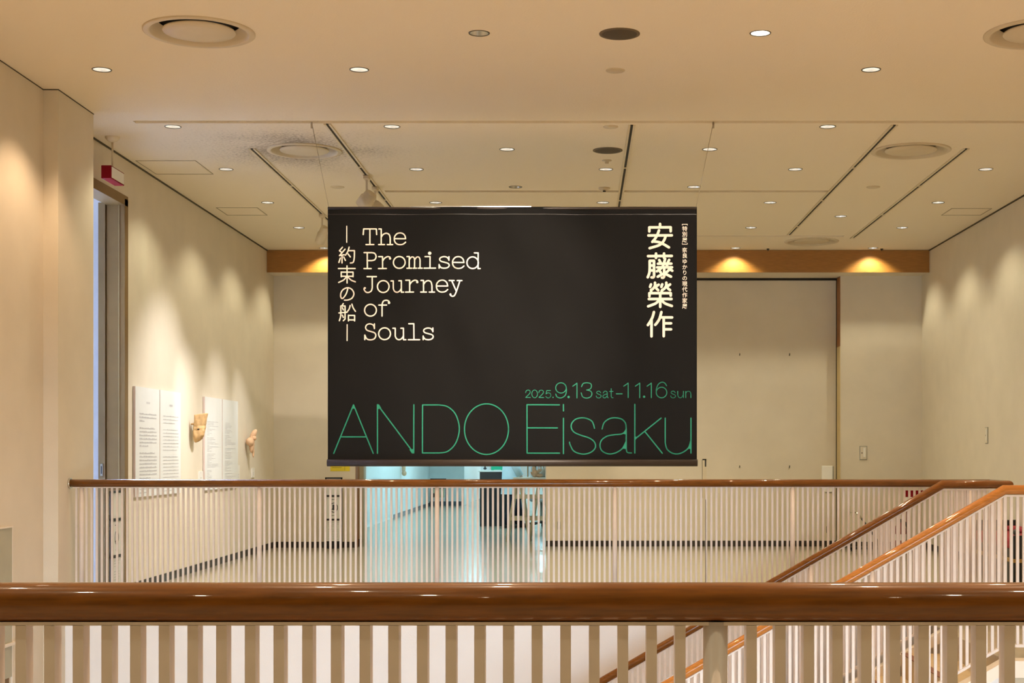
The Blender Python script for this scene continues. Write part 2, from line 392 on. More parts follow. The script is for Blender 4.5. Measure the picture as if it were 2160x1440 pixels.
plate('sprinkler_cap', .25, 13.57, .045, 'tiny ceiling sprinkler cap in front of a downlight', 'sprinkler', [(.045, 0), (.045, -.006), (.02, -.008), (.018, -.03), (.003, -.032)])
for x, d, lab in ((wx(1620, 19.45), 19.45, 'tiny dark hook in the ceiling above the wooden beam'), (wx(1860, 19.45), 19.45, 'tiny dark hook near the ceiling corner above the beam')):
    tag(part('ceiling_hook', CABLE, None, ('cyl', (0,0,0), (0,0,-.012), .018, 12), ('cyl', (0,0,-.012), (0,0,-.03), .006, 8), loc=(x, d, CEIL)), lab, 'hook')
# access hatches: flush panels with a shadow joint
def hatch(x0, x1, y0, y1, lab):
    t = thing('access_hatch', lab, 'access hatch', ((x0+x1)/2, (y0+y1)/2, CEIL))
    a, b = (x1-x0)/2, (y1-y0)/2; g = .007
    part('joint', mat('hatch_joint', (.36, .31, .22), .8, var=.1), t, ('box', -a, a, -b, -b+g, -.004, 0), ('box', -a, a, b-g, b, -.004, 0), ('box', -a, -a+g, -b, b, -.004, 0), ('box', a-g, a, -b, b, -.004, 0))
    part('panel', CEILM, t, ('box', -a+.02, a-.02, -b+.02, b-.02, -.002, 0))
hatch(-4.12, -3.56, 13.58, 14.24, 'large square access hatch beside the left wall edge of the ceiling')
hatch(-4.02, -3.56, 16.18, 16.7, 'small access hatch farther along the left wall ceiling')
hatch(4.12, 4.57, 16.24, 16.7, 'square access hatch in the ceiling beside the right wall')
# lighting tracks
def track(x, y0, y1, lab, m1=FIXT):
    t = thing('lighting_track', lab, 'light track', (x, (y0+y1)/2, CEIL)); h = (y1-y0)/2
    part('channel', SLOT, t, ('box', -.011, .011, -h, h, -.004, 0))
    for s in (-1, 1):
        part('flange', m1, t, ('box', s*.020-.009, s*.020+.009, -h, h, -.009, 0))
    n = int((y1-y0)/1.8)
    for i in range(1, n+1):
        part('joiner', m1, t, ('box', -.029, .029, -h+i*1.8-.02, -h+i*1.8+.02, -.0095, 0))
track(-2.92, 13.04, 18.3, 'recessed dark lighting track nearest the left wall')
track(-2.08, 12.06, 18.3, 'cream lighting track carrying the pair of spotlights')
track(.43, 12.1, 18.3, 'thin lighting track running over the middle of the banner')
track(2.60, 12.1, 18.2, 'lighting track left of the clean air diffuser')
track(3.44, 13.04, 18.5, 'lighting track nearest the right wall')
# track spotlights
def spotlight(x, y, aim, lab, long_=False, power=TRACK_W, size=38):
    t = thing('track_spotlight', lab, 'spotlight', (x, y, CEIL), 0, 'track spotlights')
    part('adapter', FIXT, t, ('box', -.028, .028, -.06, .06, -.045, -.009), bevel=.006)
    part('arm', FIXT, t, ('box', -.010, .010, -.006, .006, -.21, -.04))
    hc = Vector((0, 0, -.24)); d = (Vector(aim)-Vector((x, y, CEIL))-hc).normalized()
    q = d.to_track_quat('-Z', 'Y').to_euler()
    L = .20 if long_ else .16; R = .055 if long_ else .075
    bm = bmesh.new(); lathe(bm, [(R*.55, L*.55), (R*.8, L*.5), (R*.85, L*.12), (R, L*.08), (R, -L*.5), (R*.9, -L*.5), (R*.85, -L*.35)], 28, close_first=True)
    hd = link('head', to_mesh('head', bm, FIXT), t, hc, q)
    bm = bmesh.new(); lathe(bm, [(R*.88, -L*.42), (.003, -L*.43)], 28, close_last=True)
    link('lens', to_mesh('lens', bm, SPOTE), hd)
    l = bpy.data.lights.new('track_beam', 'SPOT'); l.energy = power; l.color = TRACK_C; l.spot_size = math.radians(size); l.spot_blend = 1.0; l.shadow_soft_size = .03
    lo = bpy.data.objects.new('track_beam', l); COL.objects.link(lo); lo.parent = hd; lo.location = (0, 0, -L*.5-.004)
spotlight(-2.08, 14.3, (WL, 15.85, 1.45), 'cream track spotlight, the nearer of the pair above the banner', size=32, power=340)
spotlight(-2.08, 14.9, (WL, 14.6, 1.3), 'cream track spotlight with its lit lens at the banner edge', size=62, power=310)
spotlight(-2.92, 16.6, (WL, 18.35, 1.35), 'slim track spotlight on the dark track near the left wall', True, size=26, power=260)
spotlight(-2.08, 16.2, (WL, 17.0, 1.3), 'cream track spotlight hidden behind the banner top', size=40, power=260)

# ------------------------------------------------------------------ side gallery seen through the left doorway
struct('wall_side_gallery', WHITEWALL, ('box', -11, WL-.2, 20.2, 20.4, 0, 5.2), ('box', -11.2, -11, 11.5, 20.4, 0, 5.2), ('box', -11, -4.4, 11.4, 11.6, 0, 5.2))
struct('ceiling_side_gallery', WHITEWALL, ('box', -11.2, -4.38, 11.4, 20.4, 5.2, 5.3))
struct('baseboard_side_gallery', mat('grey_base', (.20, .20, .24), .6, var=.05), ('box', -11, WL-.2, 20.185, 20.2, 0, .055))
struct('wall_side_gallery_inner', WHITEWALL, ('box', WL-.4, WL-.2, 13.7, 20.2, 0, 5.2), ('box', WL-.4, WL-.2, 11.4, 13.7, 4.1, 5.2))
for i, x in enumerate((-8.6, -6.6)):
    t = thing('gallery_lamp', 'long white lamp on the side gallery ceiling', 'lamp', (x, 17.6, 5.2), 0, 'side gallery lamps')
    part('housing', WHITE, t, ('box', -.16, .16, -2, 2, -.05, 0)); part('tube', GALE, t, ('box', -.13, .13, -1.9, 1.9, -.075, -.05))
t = thing('dark_louvre', 'black louvre box high inside the side gallery', 'louvre', (-5.3, 15.2, 3.72))
part('frame', BLACK, t, ('box', -.5, .5, -.06, .06, 0, .24))
for i in range(4): part('blade', BLACK, t, ('box', -.5, .5, -.09, .09, .01+i*.06, .03+i*.06))
part('hanger', BLACK, t, ('cyl', (.2, 0, .24), (.2, 0, 1.48), .008, 8), ('cyl', (-.3, 0, .24), (-.3, 0, 1.48), .008, 8))
t = thing('gallery_spotlight', 'white track spotlight inside the side gallery', 'spotlight', (wx(203, 19.3), 19.3, 4.02))
part('head', WHITE, t, ('cyl', (0, 0, -.16), (0, .05, .06), .075, 18)); part('arm', WHITE, t, ('cyl', (0, 0, .05), (0, 0, .30), .012, 8))
part('track', WHITE, t, ('box', -.8, .8, -.02, .02, .28, .31)); part('hanger', WHITE, t, ('cyl', (0, 0, .31), (0, 0, 1.18), .006, 8))

# ---- flat print helper: strokes drawn as thin ribbons in a local (u, v) plane
def smooth(pts, n=6):
    out = []
    for i in range(len(pts)-1):
        p0 = pts[max(i-1, 0)]; p1 = pts[i]; p2 = pts[i+1]; p3 = pts[min(i+2, len(pts)-1)]
        for k in range(n):
            t = k/n
            out.append(tuple(.5*((2*p1[a])+(-p0[a]+p2[a])*t+(2*p0[a]-5*p1[a]+4*p2[a]-p3[a])*t*t+(-p0[a]+3*p1[a]-3*p2[a]+p3[a])*t**3) for a in (0, 1)))
    out.append(pts[-1]); return out
def oval(cx, cy, rx, ry, n=36): return [(cx+rx*math.cos(2*math.pi*i/n), cy+ry*math.sin(2*math.pi*i/n)) for i in range(n+1)]
def ribbon(bm, pts, w, place, step=None, cap=True):
    """pts in plane units; place(u, v) -> Vector"""
    P = [Vector(p) for p in pts]
    if step:
        Q = [P[0]]
        for a, b in zip(P, P[1:]):
            n = max(1, int((b-a).length/step))
            Q += [a.lerp(b, (i+1)/n) for i in range(n)]
        P = Q
    for a, b in zip(P, P[1:]):
        d = b-a
        if d.length < 1e-9: continue
        n = Vector((-d.y, d.x)).normalized()*w/2
        bm.faces.new([bm.verts.new(place(*q)) for q in (a-n, b-n, b+n, a+n)])
    if cap:
        for p in P:
            bm.faces.new([bm.verts.new(place(p.x+w/2*math.cos(t), p.y+w/2*math.sin(t))) for t in [math.pi/4*j for j in range(8)]])
def print_part(name, m, parent, strokes, w, place, step=None, cap=True, dots=()):
    bm = bmesh.new()
    for s in strokes: ribbon(bm, s, w, place, step, cap)
    for x, y, r in dots: bm.faces.new([bm.verts.new(place(x+r*math.cos(t), y+r*math.sin(t))) for t in [math.pi/8*j for j in range(16)]])
    me = bpy.data.meshes.new(name); bm.to_mesh(me); bm.free(); me.materials.append(m)
    return link(name, me, parent)
# drawings on paper sheets
gy = 20.19
for i, (ya, yb) in enumerate(((595, 679), (682, 775.5), (778.5, 866), (869, 991))):
    zt, zb = wz(ya, gy), wz(yb, gy)
    lab = ('paper sheet with a wheel-like ink drawing, topmost in the side gallery', 'paper sheet with one curved ink line in the side gallery',
           'paper sheet with an eye-shaped spiral ink drawing in the side gallery', 'paper sheet with scribbled ink marks, lowest in the side gallery')[i]
    t = thing('drawing_sheet', lab, 'drawing', (-6.64, gy, zb), 0, 'ink drawings in the side gallery')
    h = zt-zb
    part('paper', mat('sheet_white', (.90, .91, .93), .7, var=.015), t, ('box', -.62, .62, -.006, 0.0, 0, h))
    pl = lambda u, v: Vector((u, -.008, v))
    cy = {0: h*.43, 1: h*.5, 2: h*.5, 3: h*.3}[i]
    if i == 0: st = [oval(.03, cy, .10, .13), oval(.03, cy, .12, .06), [(-.09, cy-.05), (.15, cy+.06)], [(-.05, cy+.1), (.1, cy-.11)]]
    elif i == 1: st = [smooth([(-.3, cy-.2), (-.05, cy-.08), (.05, cy+.05), (.3, cy+.2)]), smooth([(-.3, cy-.17), (-.05, cy-.05), (.05, cy+.09), (.3, cy+.24)])]
    elif i == 2: st = [oval(.0, cy, .13, .11), oval(.0, cy, .09, .07), oval(.0, cy, .04, .035), [(-.4, cy-.2), (.4, cy-.2)], [(-.4, cy-.23), (.4, cy-.23)]]
    else: st = [smooth([(-.06, cy+.1), (-.02, cy+.05), (-.05, cy), (0, cy-.05), (.06, cy-.02)]), smooth([(-.03, cy-.06), (.02, cy-.1), (.05, cy-.16)])]
    print_part('ink_lines', INKB, t, st, .012, pl)
# door frame and sliding door of the side gallery
t = struct('door_1', mat('door_frame_tan', (.20, .12, .035), .6, var=.04), ('box', WL-.155, WL+.012, 13.42, 13.52, 0, 3.62), ('box', WL-.155, WL+.012, 12.0, 13.52, 3.56, 3.65), ('box', WL-.155, WL+.012, 11.9, 12.0, 0, 3.65))
lf = part('door_leaf', mat('door_leaf_tan', (.165, .105, .035), .6, var=.04), t, ('box', WL-.225, WL-.162, 13.40, 14.9, 0.01, 3.58))
part('flush_handle', GREY, lf, ('box', WL-.205, WL-.182, 13.392, 13.40, 1.08, 1.19)); part('handle_slot', BLACK, lf, ('box', WL-.199, WL-.188, 13.390, 13.393, 1.10, 1.17))
part('frame_bead', mat('frame_bead_tan', (.34, .25, .11), .6, var=.04), t, ('box', WL-.045, WL-.035, 13.412, 13.42, 0, 3.56))

# ------------------------------------------------------------------ balustrades
def bar_mesh(name, w_, d_, h): 
    bm = bmesh.new(); box(bm, -w_/2, w_/2, -d_/2, d_/2, 0, h); return to_mesh(name, bm, BARM)
RZ = 1.06; RR = .0295
def posts_and_bars(t, xs, y0, zbase, me, name):
    for x in xs: link(name, me, t, (x, y0, zbase(x) if callable(zbase) else zbase))
# near balustrade (local origin at its middle on the floor)
tn = thing('near_balustrade', 'close wooden handrail on tan flat balusters at the bottom of the view', 'railing', (0, DN, 0))
part('handrail', RAILW, tn, ('tube', [(-3.99, 0, RZ), (4.6, 0, RZ)], .0305, 40))
part('top_rail', BARM, tn, ('box', -3.98, 4.6, -.015, .015, RZ-.0345, RZ-.029))
part('bottom_rail', BARM, tn, ('box', -3.98, 4.6, -.015, .015, .07, .085))
BN = bar_mesh('baluster_near', .0163, .030, RZ-.034-.085)
bm = bmesh.new(); cyl(bm, (0,0,0), (0,0,RZ-.029), .019, 24); PN = to_mesh('post_near', bm, BARM)
pcx = wx(1509, DN)
P_N = 60.1*DN/F
bx = [wx(1435.0, DN-.015)-k*P_N for k in range(70)] + [wx(1585.5, DN-.015)+k*P_N for k in range(55)]
posts_and_bars(tn, [x for x in bx if -3.9 < x < 4.5], 0, .085, BN, 'baluster')
for k in (-2, -1, 0, 1, 2):
    if -3.9 < pcx+1.354*k < 4.5 and k == 0: link('post', PN, tn, (pcx, 0, 0))
# far balustrade
tf = thing('far_balustrade', 'long horizontal wooden handrail on white balusters under the banner', 'railing', (0, DF, 0))
part('handrail', RAILW, tf, ('tube', [(WLC+.01, 0, RZ), (3.14, 0, RZ)], RR, 28))
part('wall_rosette', CHROME, tf, ('cyl', (WLC, 0, RZ), (WLC+.012, 0, RZ), .04, 20))
part('top_rail', BARM, tf, ('box', WLC+.03, 3.13, -.014, .014, RZ-.036, RZ-.028))
part('bottom_rail', BARM, tf, ('box', WLC+.01, 3.13, -.014, .014, .07, .085))
BF = bar_mesh('baluster_far', .0158, .013, RZ-.034-.085)
bm = bmesh.new(); cyl(bm, (0,0,0), (0,0,RZ-.029), .018, 18); PF = to_mesh('post_far', bm, BARM)
px0 = wx(922, DF); S = 1.354
for k in range(-2, 4): link('post', PF, tf, (px0+S*k, 0, 0))
xs = []
for k in range(-3, 4):
    for j in range(1, 35):
        x = px0+S*k+S*j/35
        if WLC+.03 < x < 3.12: xs.append(x)
posts_and_bars(tf, xs, 0, .085, BF, 'baluster')
part('cable', CABLE, tf, ('cyl', (wx(1488.2, DF), -.016, .03), (wx(1488.2, DF), -.016, wz(1053, DF)), .0016, 6))
# stair balustrades
SL = .577; NST = 22; RISE = 3.6/NST; RUN = RISE/SL
def zs(x): return min(0, SL*(x-XT))
def stair_rail(name, lab, y, xend, back=None, slope_end=-3.4):
    t = thing(name, lab, 'railing', (XT, y, 0))
    pts = [(slope_end-XT, 0, RZ+zs(slope_end)), (0, 0, RZ), (xend-XT, 0, RZ)]
    if back: pts.append((xend-XT, back-y, RZ))
    part('handrail', mat('varnished_wood_front_lit', (.40, .150, .028), .30, var=.2, scale=9, coat=.8, spec=.15, stretch=(1.2, 14, 14)) if back is None else RAILW, t, ('tube', pts, RR, 28))  # near rail gets a lighter varnish copy, front light put into the colour
    dz = .032/math.cos(math.atan(SL))
    bm = bmesh.new()
    def strip(z0, z1, yw):
        for xa, xb in ((slope_end, XT), (XT, xend)):
            v = []
            for x in (xa, xb):
                for yy in (-yw, yw):
                    for zz in (z0, z1): v.append(bm.verts.new((x-XT, yy, zz+zs(x))))
            for f in ((0,1,3,2),(4,6,7,5),(0,4,5,1),(2,3,7,6),(0,2,6,4),(1,5,7,3)): bm.faces.new([v[i] for i in f])
    strip(RZ-dz-.006, RZ-dz+.004, .012); link('top_rail', to_mesh('top_rail', bm, BARM), t)
    bm = bmesh.new(); strip(.078, .096, .016); link('bottom_rail', to_mesh('bottom_rail', bm, BARM), t)
    B = bar_mesh('baluster_stair', .0178, .014, RZ-dz-.09)
    n = int((xend-slope_end)/.0395)
    for k in range(n):
        x = xend-.02-k*.0395
        if k % 35 == 1: continue
        link('baluster', B, t, (x-XT, 0, .088+zs(x)))
    bm = bmesh.new(); cyl(bm, (0,0,0), (0,0,RZ-.03), .018, 18); PS = to_mesh('post_stair', bm, BARM)
    for k in range(n):
        if k % 35 == 1:
            x = xend-.02-k*.0395; link('post', PS, t, (x-XT, 0, zs(x)-.0))
    return t
stair_rail('stair_balustrade', 'dark brown stair handrail on white balusters, far side of the stairs', DS1, 3.13, back=DF)
t2 = stair_rail('stair_balustrade', 'orange stair handrail, lighter for painted front light, on white balusters, near side of the stairs', DS2, WR-.02)
# staircase
st = thing('staircase', 'staircase descending leftwards between the two stair handrails', 'stairs', (XT, (DS1+DS2)/2, LOW))
hw = (DS1-DS2)/2-.05
bm = bmesh.new(); box(bm, -RUN-.03, 0, -hw, hw, -RISE, -.004); STEP = to_mesh('step', bm, TREAD)
bm = bmesh.new(); box(bm, -RUN-.035, -RUN+.02, -hw+.02, hw-.02, -.004, .003); NOS = to_mesh('nosing', bm, NOSING)
for i in range(NST):
    s = link('step', STEP, st, (-i*RUN+.0, 0, -LOW-(i+1)*RISE+RISE*.0))
    link('nosing', NOS, s)
def stringer(y0, y1):
    bm = bmesh.new()
    for za, zb in ((-.075, .005),):
        v = []
        for x in (-3.5, XT):
            for yy in (y0, y1):
                for zz in (za, zb): v.append(bm.verts.new((x-XT, yy-(DS1+DS2)/2, zz+zs(x)-LOW)))
        for f in ((0,1,3,2),(4,6,7,5),(0,4,5,1),(2,3,7,6),(0,2,6,4),(1,5,7,3)): bm.faces.new([v[i] for i in f])
    o = link('stringer', to_mesh('stringer', bm, PAINT), st)
    bm = bmesh.new(); v = []
    for x in (-3.5, XT):
        for yy in (y0+.035, y1-.01):
            for zz in (LOW, -.07+zs(x)): v.append(bm.verts.new((x-XT, yy-(DS1+DS2)/2, zz-LOW)))
    for f in ((0,1,3,2),(4,6,7,5),(0,4,5,1),(2,3,7,6),(0,2,6,4),(1,5,7,3)): bm.faces.new([v[i] for i in f])
    link('side_panel', to_mesh('side_panel', bm, PLAST), st)
stringer(DS2-.06, DS2+.05); stringer(DS1-.05, DS1+.04)
struct('wall_landing', PLAST, ('box', XT, WR, DS2-.02, DS2+.1, LOW, -.10))
struct('trim_landing', PAINT, ('box', XT, WR, DS2-.09, DS2+.05, -.10, .004))
struct('trim_slab_edge', PLAST, ('box', -4.0, WR, 2.33, 2.36, -.36, 0.0))

# ------------------------------------------------------------------ banner
BD = 12.05
BX0, BX1 = wx(691.5, BD), wx(1470, BD); BZ0, BZ1 = wz(983, BD), wz(436, BD)
BCX = (BX0+BX1)/2
bt = thing('hanging_banner', 'large black exhibition banner with cream and green lettering hung on wires', 'banner', (BCX, BD, BZ0))
def wrinkle(u, v):     # u 0..1 across, v 0..1 up
    s = math.sin(math.pi*min(max(u, 0), 1))**.7*math.sin(math.pi*min(max(v*.97, 0), 1))**.6
    a = .030*math.sin(13*u+7.5*v*v+.6)+.018*math.sin(27*u-9*v+1.3)+.006*math.sin(52*u+14*v)
    b = .04*math.exp(-((u-.32-.22*(1-v))**2)/.004)*v + .035*math.exp(-((u-.62+.10*(1-v))**2)/.006)*(1-v)
    return s*(a*(.35+.65*v)+b)
def bl(px, py, off=.003):
    """banner-local position of a measured point of the print"""
    x = wx(px, BD); z = wz(py, BD); u = (x-BX0)/(BX1-BX0); v = (z-BZ0)/(BZ1-BZ0)
    return Vector((x-BCX, -wrinkle(u, v)-off, z-BZ0))
bm = bmesh.new(); NU, NV = 150, 100; g = []
for j in range(NV+1):
    row = []
    for i in range(NU+1):
        u, v = i/NU, j/NV
        row.append(bm.verts.new((BX0+(BX1-BX0)*u-BCX, -wrinkle(u, v), (BZ1-BZ0)*v)))
    g.append(row)
for j in range(NV):
    for i in range(NU):
        f = bm.faces.new((g[j][i], g[j][i+1], g[j+1][i+1], g[j+1][i])); f.smooth = True
cl = link('cloth', to_mesh('cloth', bm, BANNER), bt)
md = cl.modifiers.new('thick', 'SOLIDIFY'); md.thickness = .0012; md.offset = 1 if False else -1
WB2 = (BX1-BX0)/2; HB = BZ1-BZ0
part('bottom_bar', TUBEB, bt, ('tube', [(-WB2-.005, -.006, .028), (WB2+.005, -.006, .028)], .018, 24, Vector((0,0,1)), .029))
part('top_rod', TUBEB, bt, ('tube', [(-WB2, .006, HB-.012), (WB2, .006, HB-.012)], .012, 16))
part('top_highlight', CHROME, bt, ('box', -WB2*.55, WB2*.1, .000, .014, HB+.0005, HB+.004))  # short chrome strip imitates the highlight along the top tube
print_part('hem_seam', TUBEB, bt, [[(692, 452), (1469, 452)]], .8, lambda u, v: bl(u, v, .002), 8, False)
for s, ax in ((-1, wx(657, 12.0)), (1, wx(1505, 12.0))):
    part('hanging_wire', WIRE, bt, ('cyl', (s*WB2*.995, .006, HB-.01), (ax-BCX, -.04, CEIL-BZ0), .0022, 6))
    part('hook', WIRE, bt, ('cyl', (ax-BCX, -.04, CEIL-BZ0-.05), (ax-BCX, -.04, CEIL-BZ0+.002), .008, 8))

def xf(ox, oy, s): return lambda p: (p[0]/s+ox, p[1]/s+oy)
def tr_(strokes, f): return [[f(p) for p in s] for s in strokes]
S_ = smooth
# large Japanese name, four characters (crop units)
fa = xf(1350, 460, 10.283); fb = xf(1350, 590, 10.283)
name1 = [[(435,125),(435,190)], [(203,285),(203,198),(665,198),(665,285)], [(182,372),(690,372)],
         S_([(412,262),(375,362),(325,445),(268,510)]), S_([(300,503),(400,515),(500,555),(628,632)]), S_([(560,380),(515,490),(420,580),(210,645)]),
         [(175,818),(690,818)], [(348,765),(348,860)], [(522,765),(522,860)],
         S_([(212,925),(212,1090),(202,1190),(168,1280)]), [(212,920),(305,920),(305,1255)], S_([(305,1255),(290,1282),(250,1282)]), [(212,1022),(300,1022)], [(212,1130),(300,1130)],
         [(418,905),(448,960)], [(632,905),(602,960)], [(390,985),(680,985)], [(372,1065),(695,1065)], S_([(545,880),(500,1030),(440,1100),(365,1150)]), S_([(570,1000),(620,1080),(700,1140)]),
         [(525,1095),(525,1260)], S_([(525,1260),(508,1288),(475,1290)]), [(425,1140),(452,1178)], [(385,1268),(500,1205)], [(622,1130),(560,1185)], [(555,1210),(672,1268)]]
name2 = [[(238,98),(218,155)], [(405,105),(352,138)], S_([(325,62),(322,130),(285,190),(235,225)]), S_([(325,130),(355,185),(395,228)]), [(240,235),(240,280)],
         [(482,98),(462,155)], [(652,100),(598,138)], S_([(570,62),(567,130),(530,190),(475,228)]), S_([(570,130),(605,185),(652,225)]), [(470,240),(470,280)],
         [(203,360),(203,290),(665,290),(665,345)], [(190,418),(682,418)], [(437,300),(437,590)], S_([(410,440),(340,512),(175,578)]), S_([(465,440),(540,512),(690,568)]),
         S_([(300,702),(268,815),(215,915),(168,985)]), [(247,880),(247,1230)],
         S_([(462,702),(425,835),(380,915),(328,980)]), [(440,818),(695,818)], [(513,825),(513,1225)], [(520,945),(672,945)], [(520,1075),(672,1075)]]
for grp, f_ in ((name1[:6], fa), (name1[6:], fa), (name2[:15], fb), (name2[15:], fb)):
    print_part('name_character', PEACH, bt, tr_(grp, f_), 5.5, bl, 4)
fj = xf(705, 470, 5.53)
jt = [[(148,40),(148,228)], [(150,1185),(150,1372)],
      [(98,285),(62,325),(95,350)], [(128,308),(62,382),(118,372)], [(92,378),(92,468)], [(72,410),(55,462)], [(112,398),(132,438)],
      S_([(176,284),(160,335),(132,378)]), [(166,325),(238,325)], S_([(238,325),(235,410),(222,460),(190,468)]), [(162,362),(190,398)],
      [(50,532),(245,532)], [(150,502),(150,700)], [(82,572),(82,628)], [(82,574),(220,574),(220,628)], [(82,622),(220,622)], S_([(145,625),(110,665),(52,694)]), S_([(155,625),(195,665),(246,686)]),
      S_([(158,765),(138,828),(98,880),(76,862),(80,812),(110,772),(160,755),(206,776),(228,825),(206,875),(160,897),(118,900)]),
      [(105,940),(90,966)], S_([(76,970),(76,1080),(60,1140)]), [(76,968),(126,968),(126,1120),(106,1140)], [(55,1050),(150,1040)], [(95,988),(106,1014)], [(95,1075),(106,1102)],
      S_([(185,962),(172,1005),(150,1035)]), S_([(205,946),(220,990),(246,1030)]), [(165,1075),(165,1142)], [(165,1078),(236,1078),(236,1142)], [(165,1130),(236,1130)]]
for nm, a, b in (('title_dash', 0, 1), ('title_dash', 1, 2), ('title_character', 2, 11), ('title_character', 11, 18), ('title_character', 18, 19), ('title_character', 19, 30)):
    print_part(nm, PEACH, bt, tr_(jt[a:b], fj), 2.2 if b < 3 else 2.7, bl, 4)
# typewriter title
G = {
 'T': ([[(2,95),(6,148),(126,148),(129,95)], [(65,148),(65,0)], [(28,0),(102,0)]], []),
 'h': ([[(5,148),(27,148),(27,0)], [(3,0),(58,0)], S_([(27,68),(45,95),(75,108),(102,95),(112,62)]), [(112,62),(112,0)], [(85,0),(135,0)]], []),
 'e': ([[(6,57),(112,57)], S_([(112,57),(104,88),(82,108),(56,112),(30,104),(10,80),(5,55),(12,25),(34,5),(62,0),(90,6),(112,24)])], []),
 'P': ([[(2,150),(75,150)], S_([(75,150),(103,142),(116,113),(103,84),(75,75)]), [(75,75),(30,75)], [(32,150),(32,0)], [(0,0),(68,0)]], []),
 'r': ([[(5,112),(42,112),(42,0)], [(3,0),(78,0)], S_([(42,68),(60,95),(90,112),(114,106)])], [(114,94,11)]),
 'o': ([oval(60,56,56,56)], []),
 'm': ([[(0,112),(22,112),(22,0)], [(0,0),(45,0)], S_([(22,80),(38,103),(53,108),(67,100),(73,78)]), [(73,78),(73,0)], [(60,0),(92,0)], S_([(73,78),(89,103),(105,108),(118,100),(125,78)]), [(125,78),(125,0)], [(108,0),(146,0)]], []),
 'i': ([[(12,110),(60,110),(60,0)], [(4,0),(112,0)]], [(56,142,16)]),
 's': ([[(98,76),(98,110)], S_([(97,82),(80,104),(50,110),(20,100),(11,82),(24,66),(55,57),(90,46),(101,27),(86,7),(55,0),(24,6),(7,28)]), [(6,34),(6,0)]], []),
 'd': ([oval(58,56,54,56), [(74,150),(110,150),(110,0),(130,0)]], []),
 'J': ([[(34,150),(122,150)], [(82,150),(82,45)], S_([(82,45),(72,15),(45,0),(20,6),(4,30),(8,44)])], [(12,42,10)]),
 'u': ([[(4,108),(26,108),(26,35)], S_([(26,35),(38,10),(62,0),(86,10),(104,36)]), [(80,108),(104,108),(104,0),(126,0)]], []),
 'n': ([[(4,110),(28,110),(28,0)], [(2,0),(55,0)], S_([(28,70),(46,96),(72,108),(98,96),(108,62)]), [(108,62),(108,0)], [(82,0),(132,0)]], []),
 'y': ([[(2,110),(48,110)], [(78,110),(122,110)], [(25,110),(70,8)], S_([(104,110),(75,20),(55,-28),(34,-40),(14,-30)])], [(14,-22,10)]),
 'f': ([[(14,105),(88,105)], [(45,0),(45,112)], S_([(45,112),(58,142),(88,150),(112,140)])], [(112,126,12)]),
 'S': ([[(96,105),(96,150)], S_([(95,112),(85,138),(55,150),(25,142),(12,115),(26,90),(60,78),(98,64),(110,38),(95,8),(58,-2),(24,8),(7,38)]), [(5,0),(5,44)]], []),
 'l': ([[(10,150),(58,150),(58,0)], [(5,0),(112,0)]], []),
}
G['T'] = (G['T'][0], [])
fw = xf(680, 420, 4.5)
rows = [('The', [388,533,678], 432), ('Promised', [395,530,672,805,965,1105,1232,1368], 658), ('Journey', [390,517,648,790,935,1080,1204], 884), ('of', [395,520], 1108), ('Souls', [397,530,665,810,950], 1332)]
st_, dots_ = [], []
for word, xs_, base in rows:
    for ch, x0 in zip(word, xs_):
        for s in G[ch][0]: st_.append([fw((x0+p[0], base-p[1])) for p in s])
        for x, y, r in G[ch][1]:
            q = fw((x0+x, base-y)); dots_.append((q[0], q[1], r/4.5))
print_part('title_english', PEACH, bt, st_, 2.75, bl, 5, True, dots_)
# green name
f1 = xf(680, 780, 5.4); f2 = xf(1080, 780, 5.4)
gn1 = [[(130,950),(357,397),(580,950)], [(215,762),(500,762)], [(628,950),(628,395),(1040,945)], [(1041,395),(1041,945)],
       [(1140,397),(1140,946)], [(1140,398),(1330,398)], S_([(1330,398),(1430,420),(1520,510),(1560,670),(1520,830),(1430,925),(1330,945)]), [(1330,945),(1140,945)], oval(1870,674,252,288,60)]
gn2 = [[(540,398),(173,398),(173,947),(543,947)], [(173,660),(517,660)], [(586,394),(586,466)], [(586,550),(586,953)],
       S_([(940,665),(915,590),(860,555),(800,545),(730,558),(682,605),(676,660),(710,710),(790,745),(880,775),(938,820),(950,880),(910,930),(840,956),(770,952),(700,920),(662,850),(655,822)]),
       S_([(1026,672),(1050,600),(1110,555),(1180,545),(1250,560),(1292,605),(1301,660)]), [(1301,660),(1301,900)], S_([(1301,900),(1314,938),(1360,945)]),
       S_([(1300,690),(1250,728),(1160,738),(1080,755),(1020,800),(1002,860),(1020,915),(1070,948),(1130,956),(1200,935),(1260,890),(1299,815)]),
       [(1399,392),(1399,946)], [(1399,788),(1698,548)], [(1515,703),(1712,948)],
       [(1745,548),(1745,830)], S_([(1745,830),(1765,900),(1820,945),(1885,956),(1950,935),(2010,885),(2038,800)]), [(2038,548),(2038,946)]]
gobj = print_part('artist_name_roman', GREEN, bt, tr_(gn1, f1)+tr_(gn2, f2), 2.5, bl, 6)
def fill_part(name, m, polys):
    bm = bmesh.new()
    for p in polys: bm.faces.new([bm.verts.new(bl(*q)) for q in p])
    me = bpy.data.meshes.new(name); bm.to_mesh(me); bm.free(); me.materials.append(m); link(name, me, bt)
fill_part('ink_traps', GREEN, [[f1(p) for p in q] for q in ([(357,390),(335,440),(380,440)], [(622,392),(645,392),(672,436),(634,446)], [(1047,950),(1020,950),(990,905),(1036,900)])]
          + [[f2(p) for p in q] for q in ([(1301,830),(1301,900),(1255,895)], [(1301,665),(1301,735),(1262,726)], [(2038,840),(2038,900),(1995,895)], [(1399,755),(1432,765),(1399,805)])])
d1 = [S_([(157,262),(165,240),(185,232),(205,240),(208,262),(190,285),(157,316)]), [(157,316),(212,316)], oval(260,275,32,44)]
d1 += [[(p[0]+150, p[1]) for p in s] for s in d1[:2]]
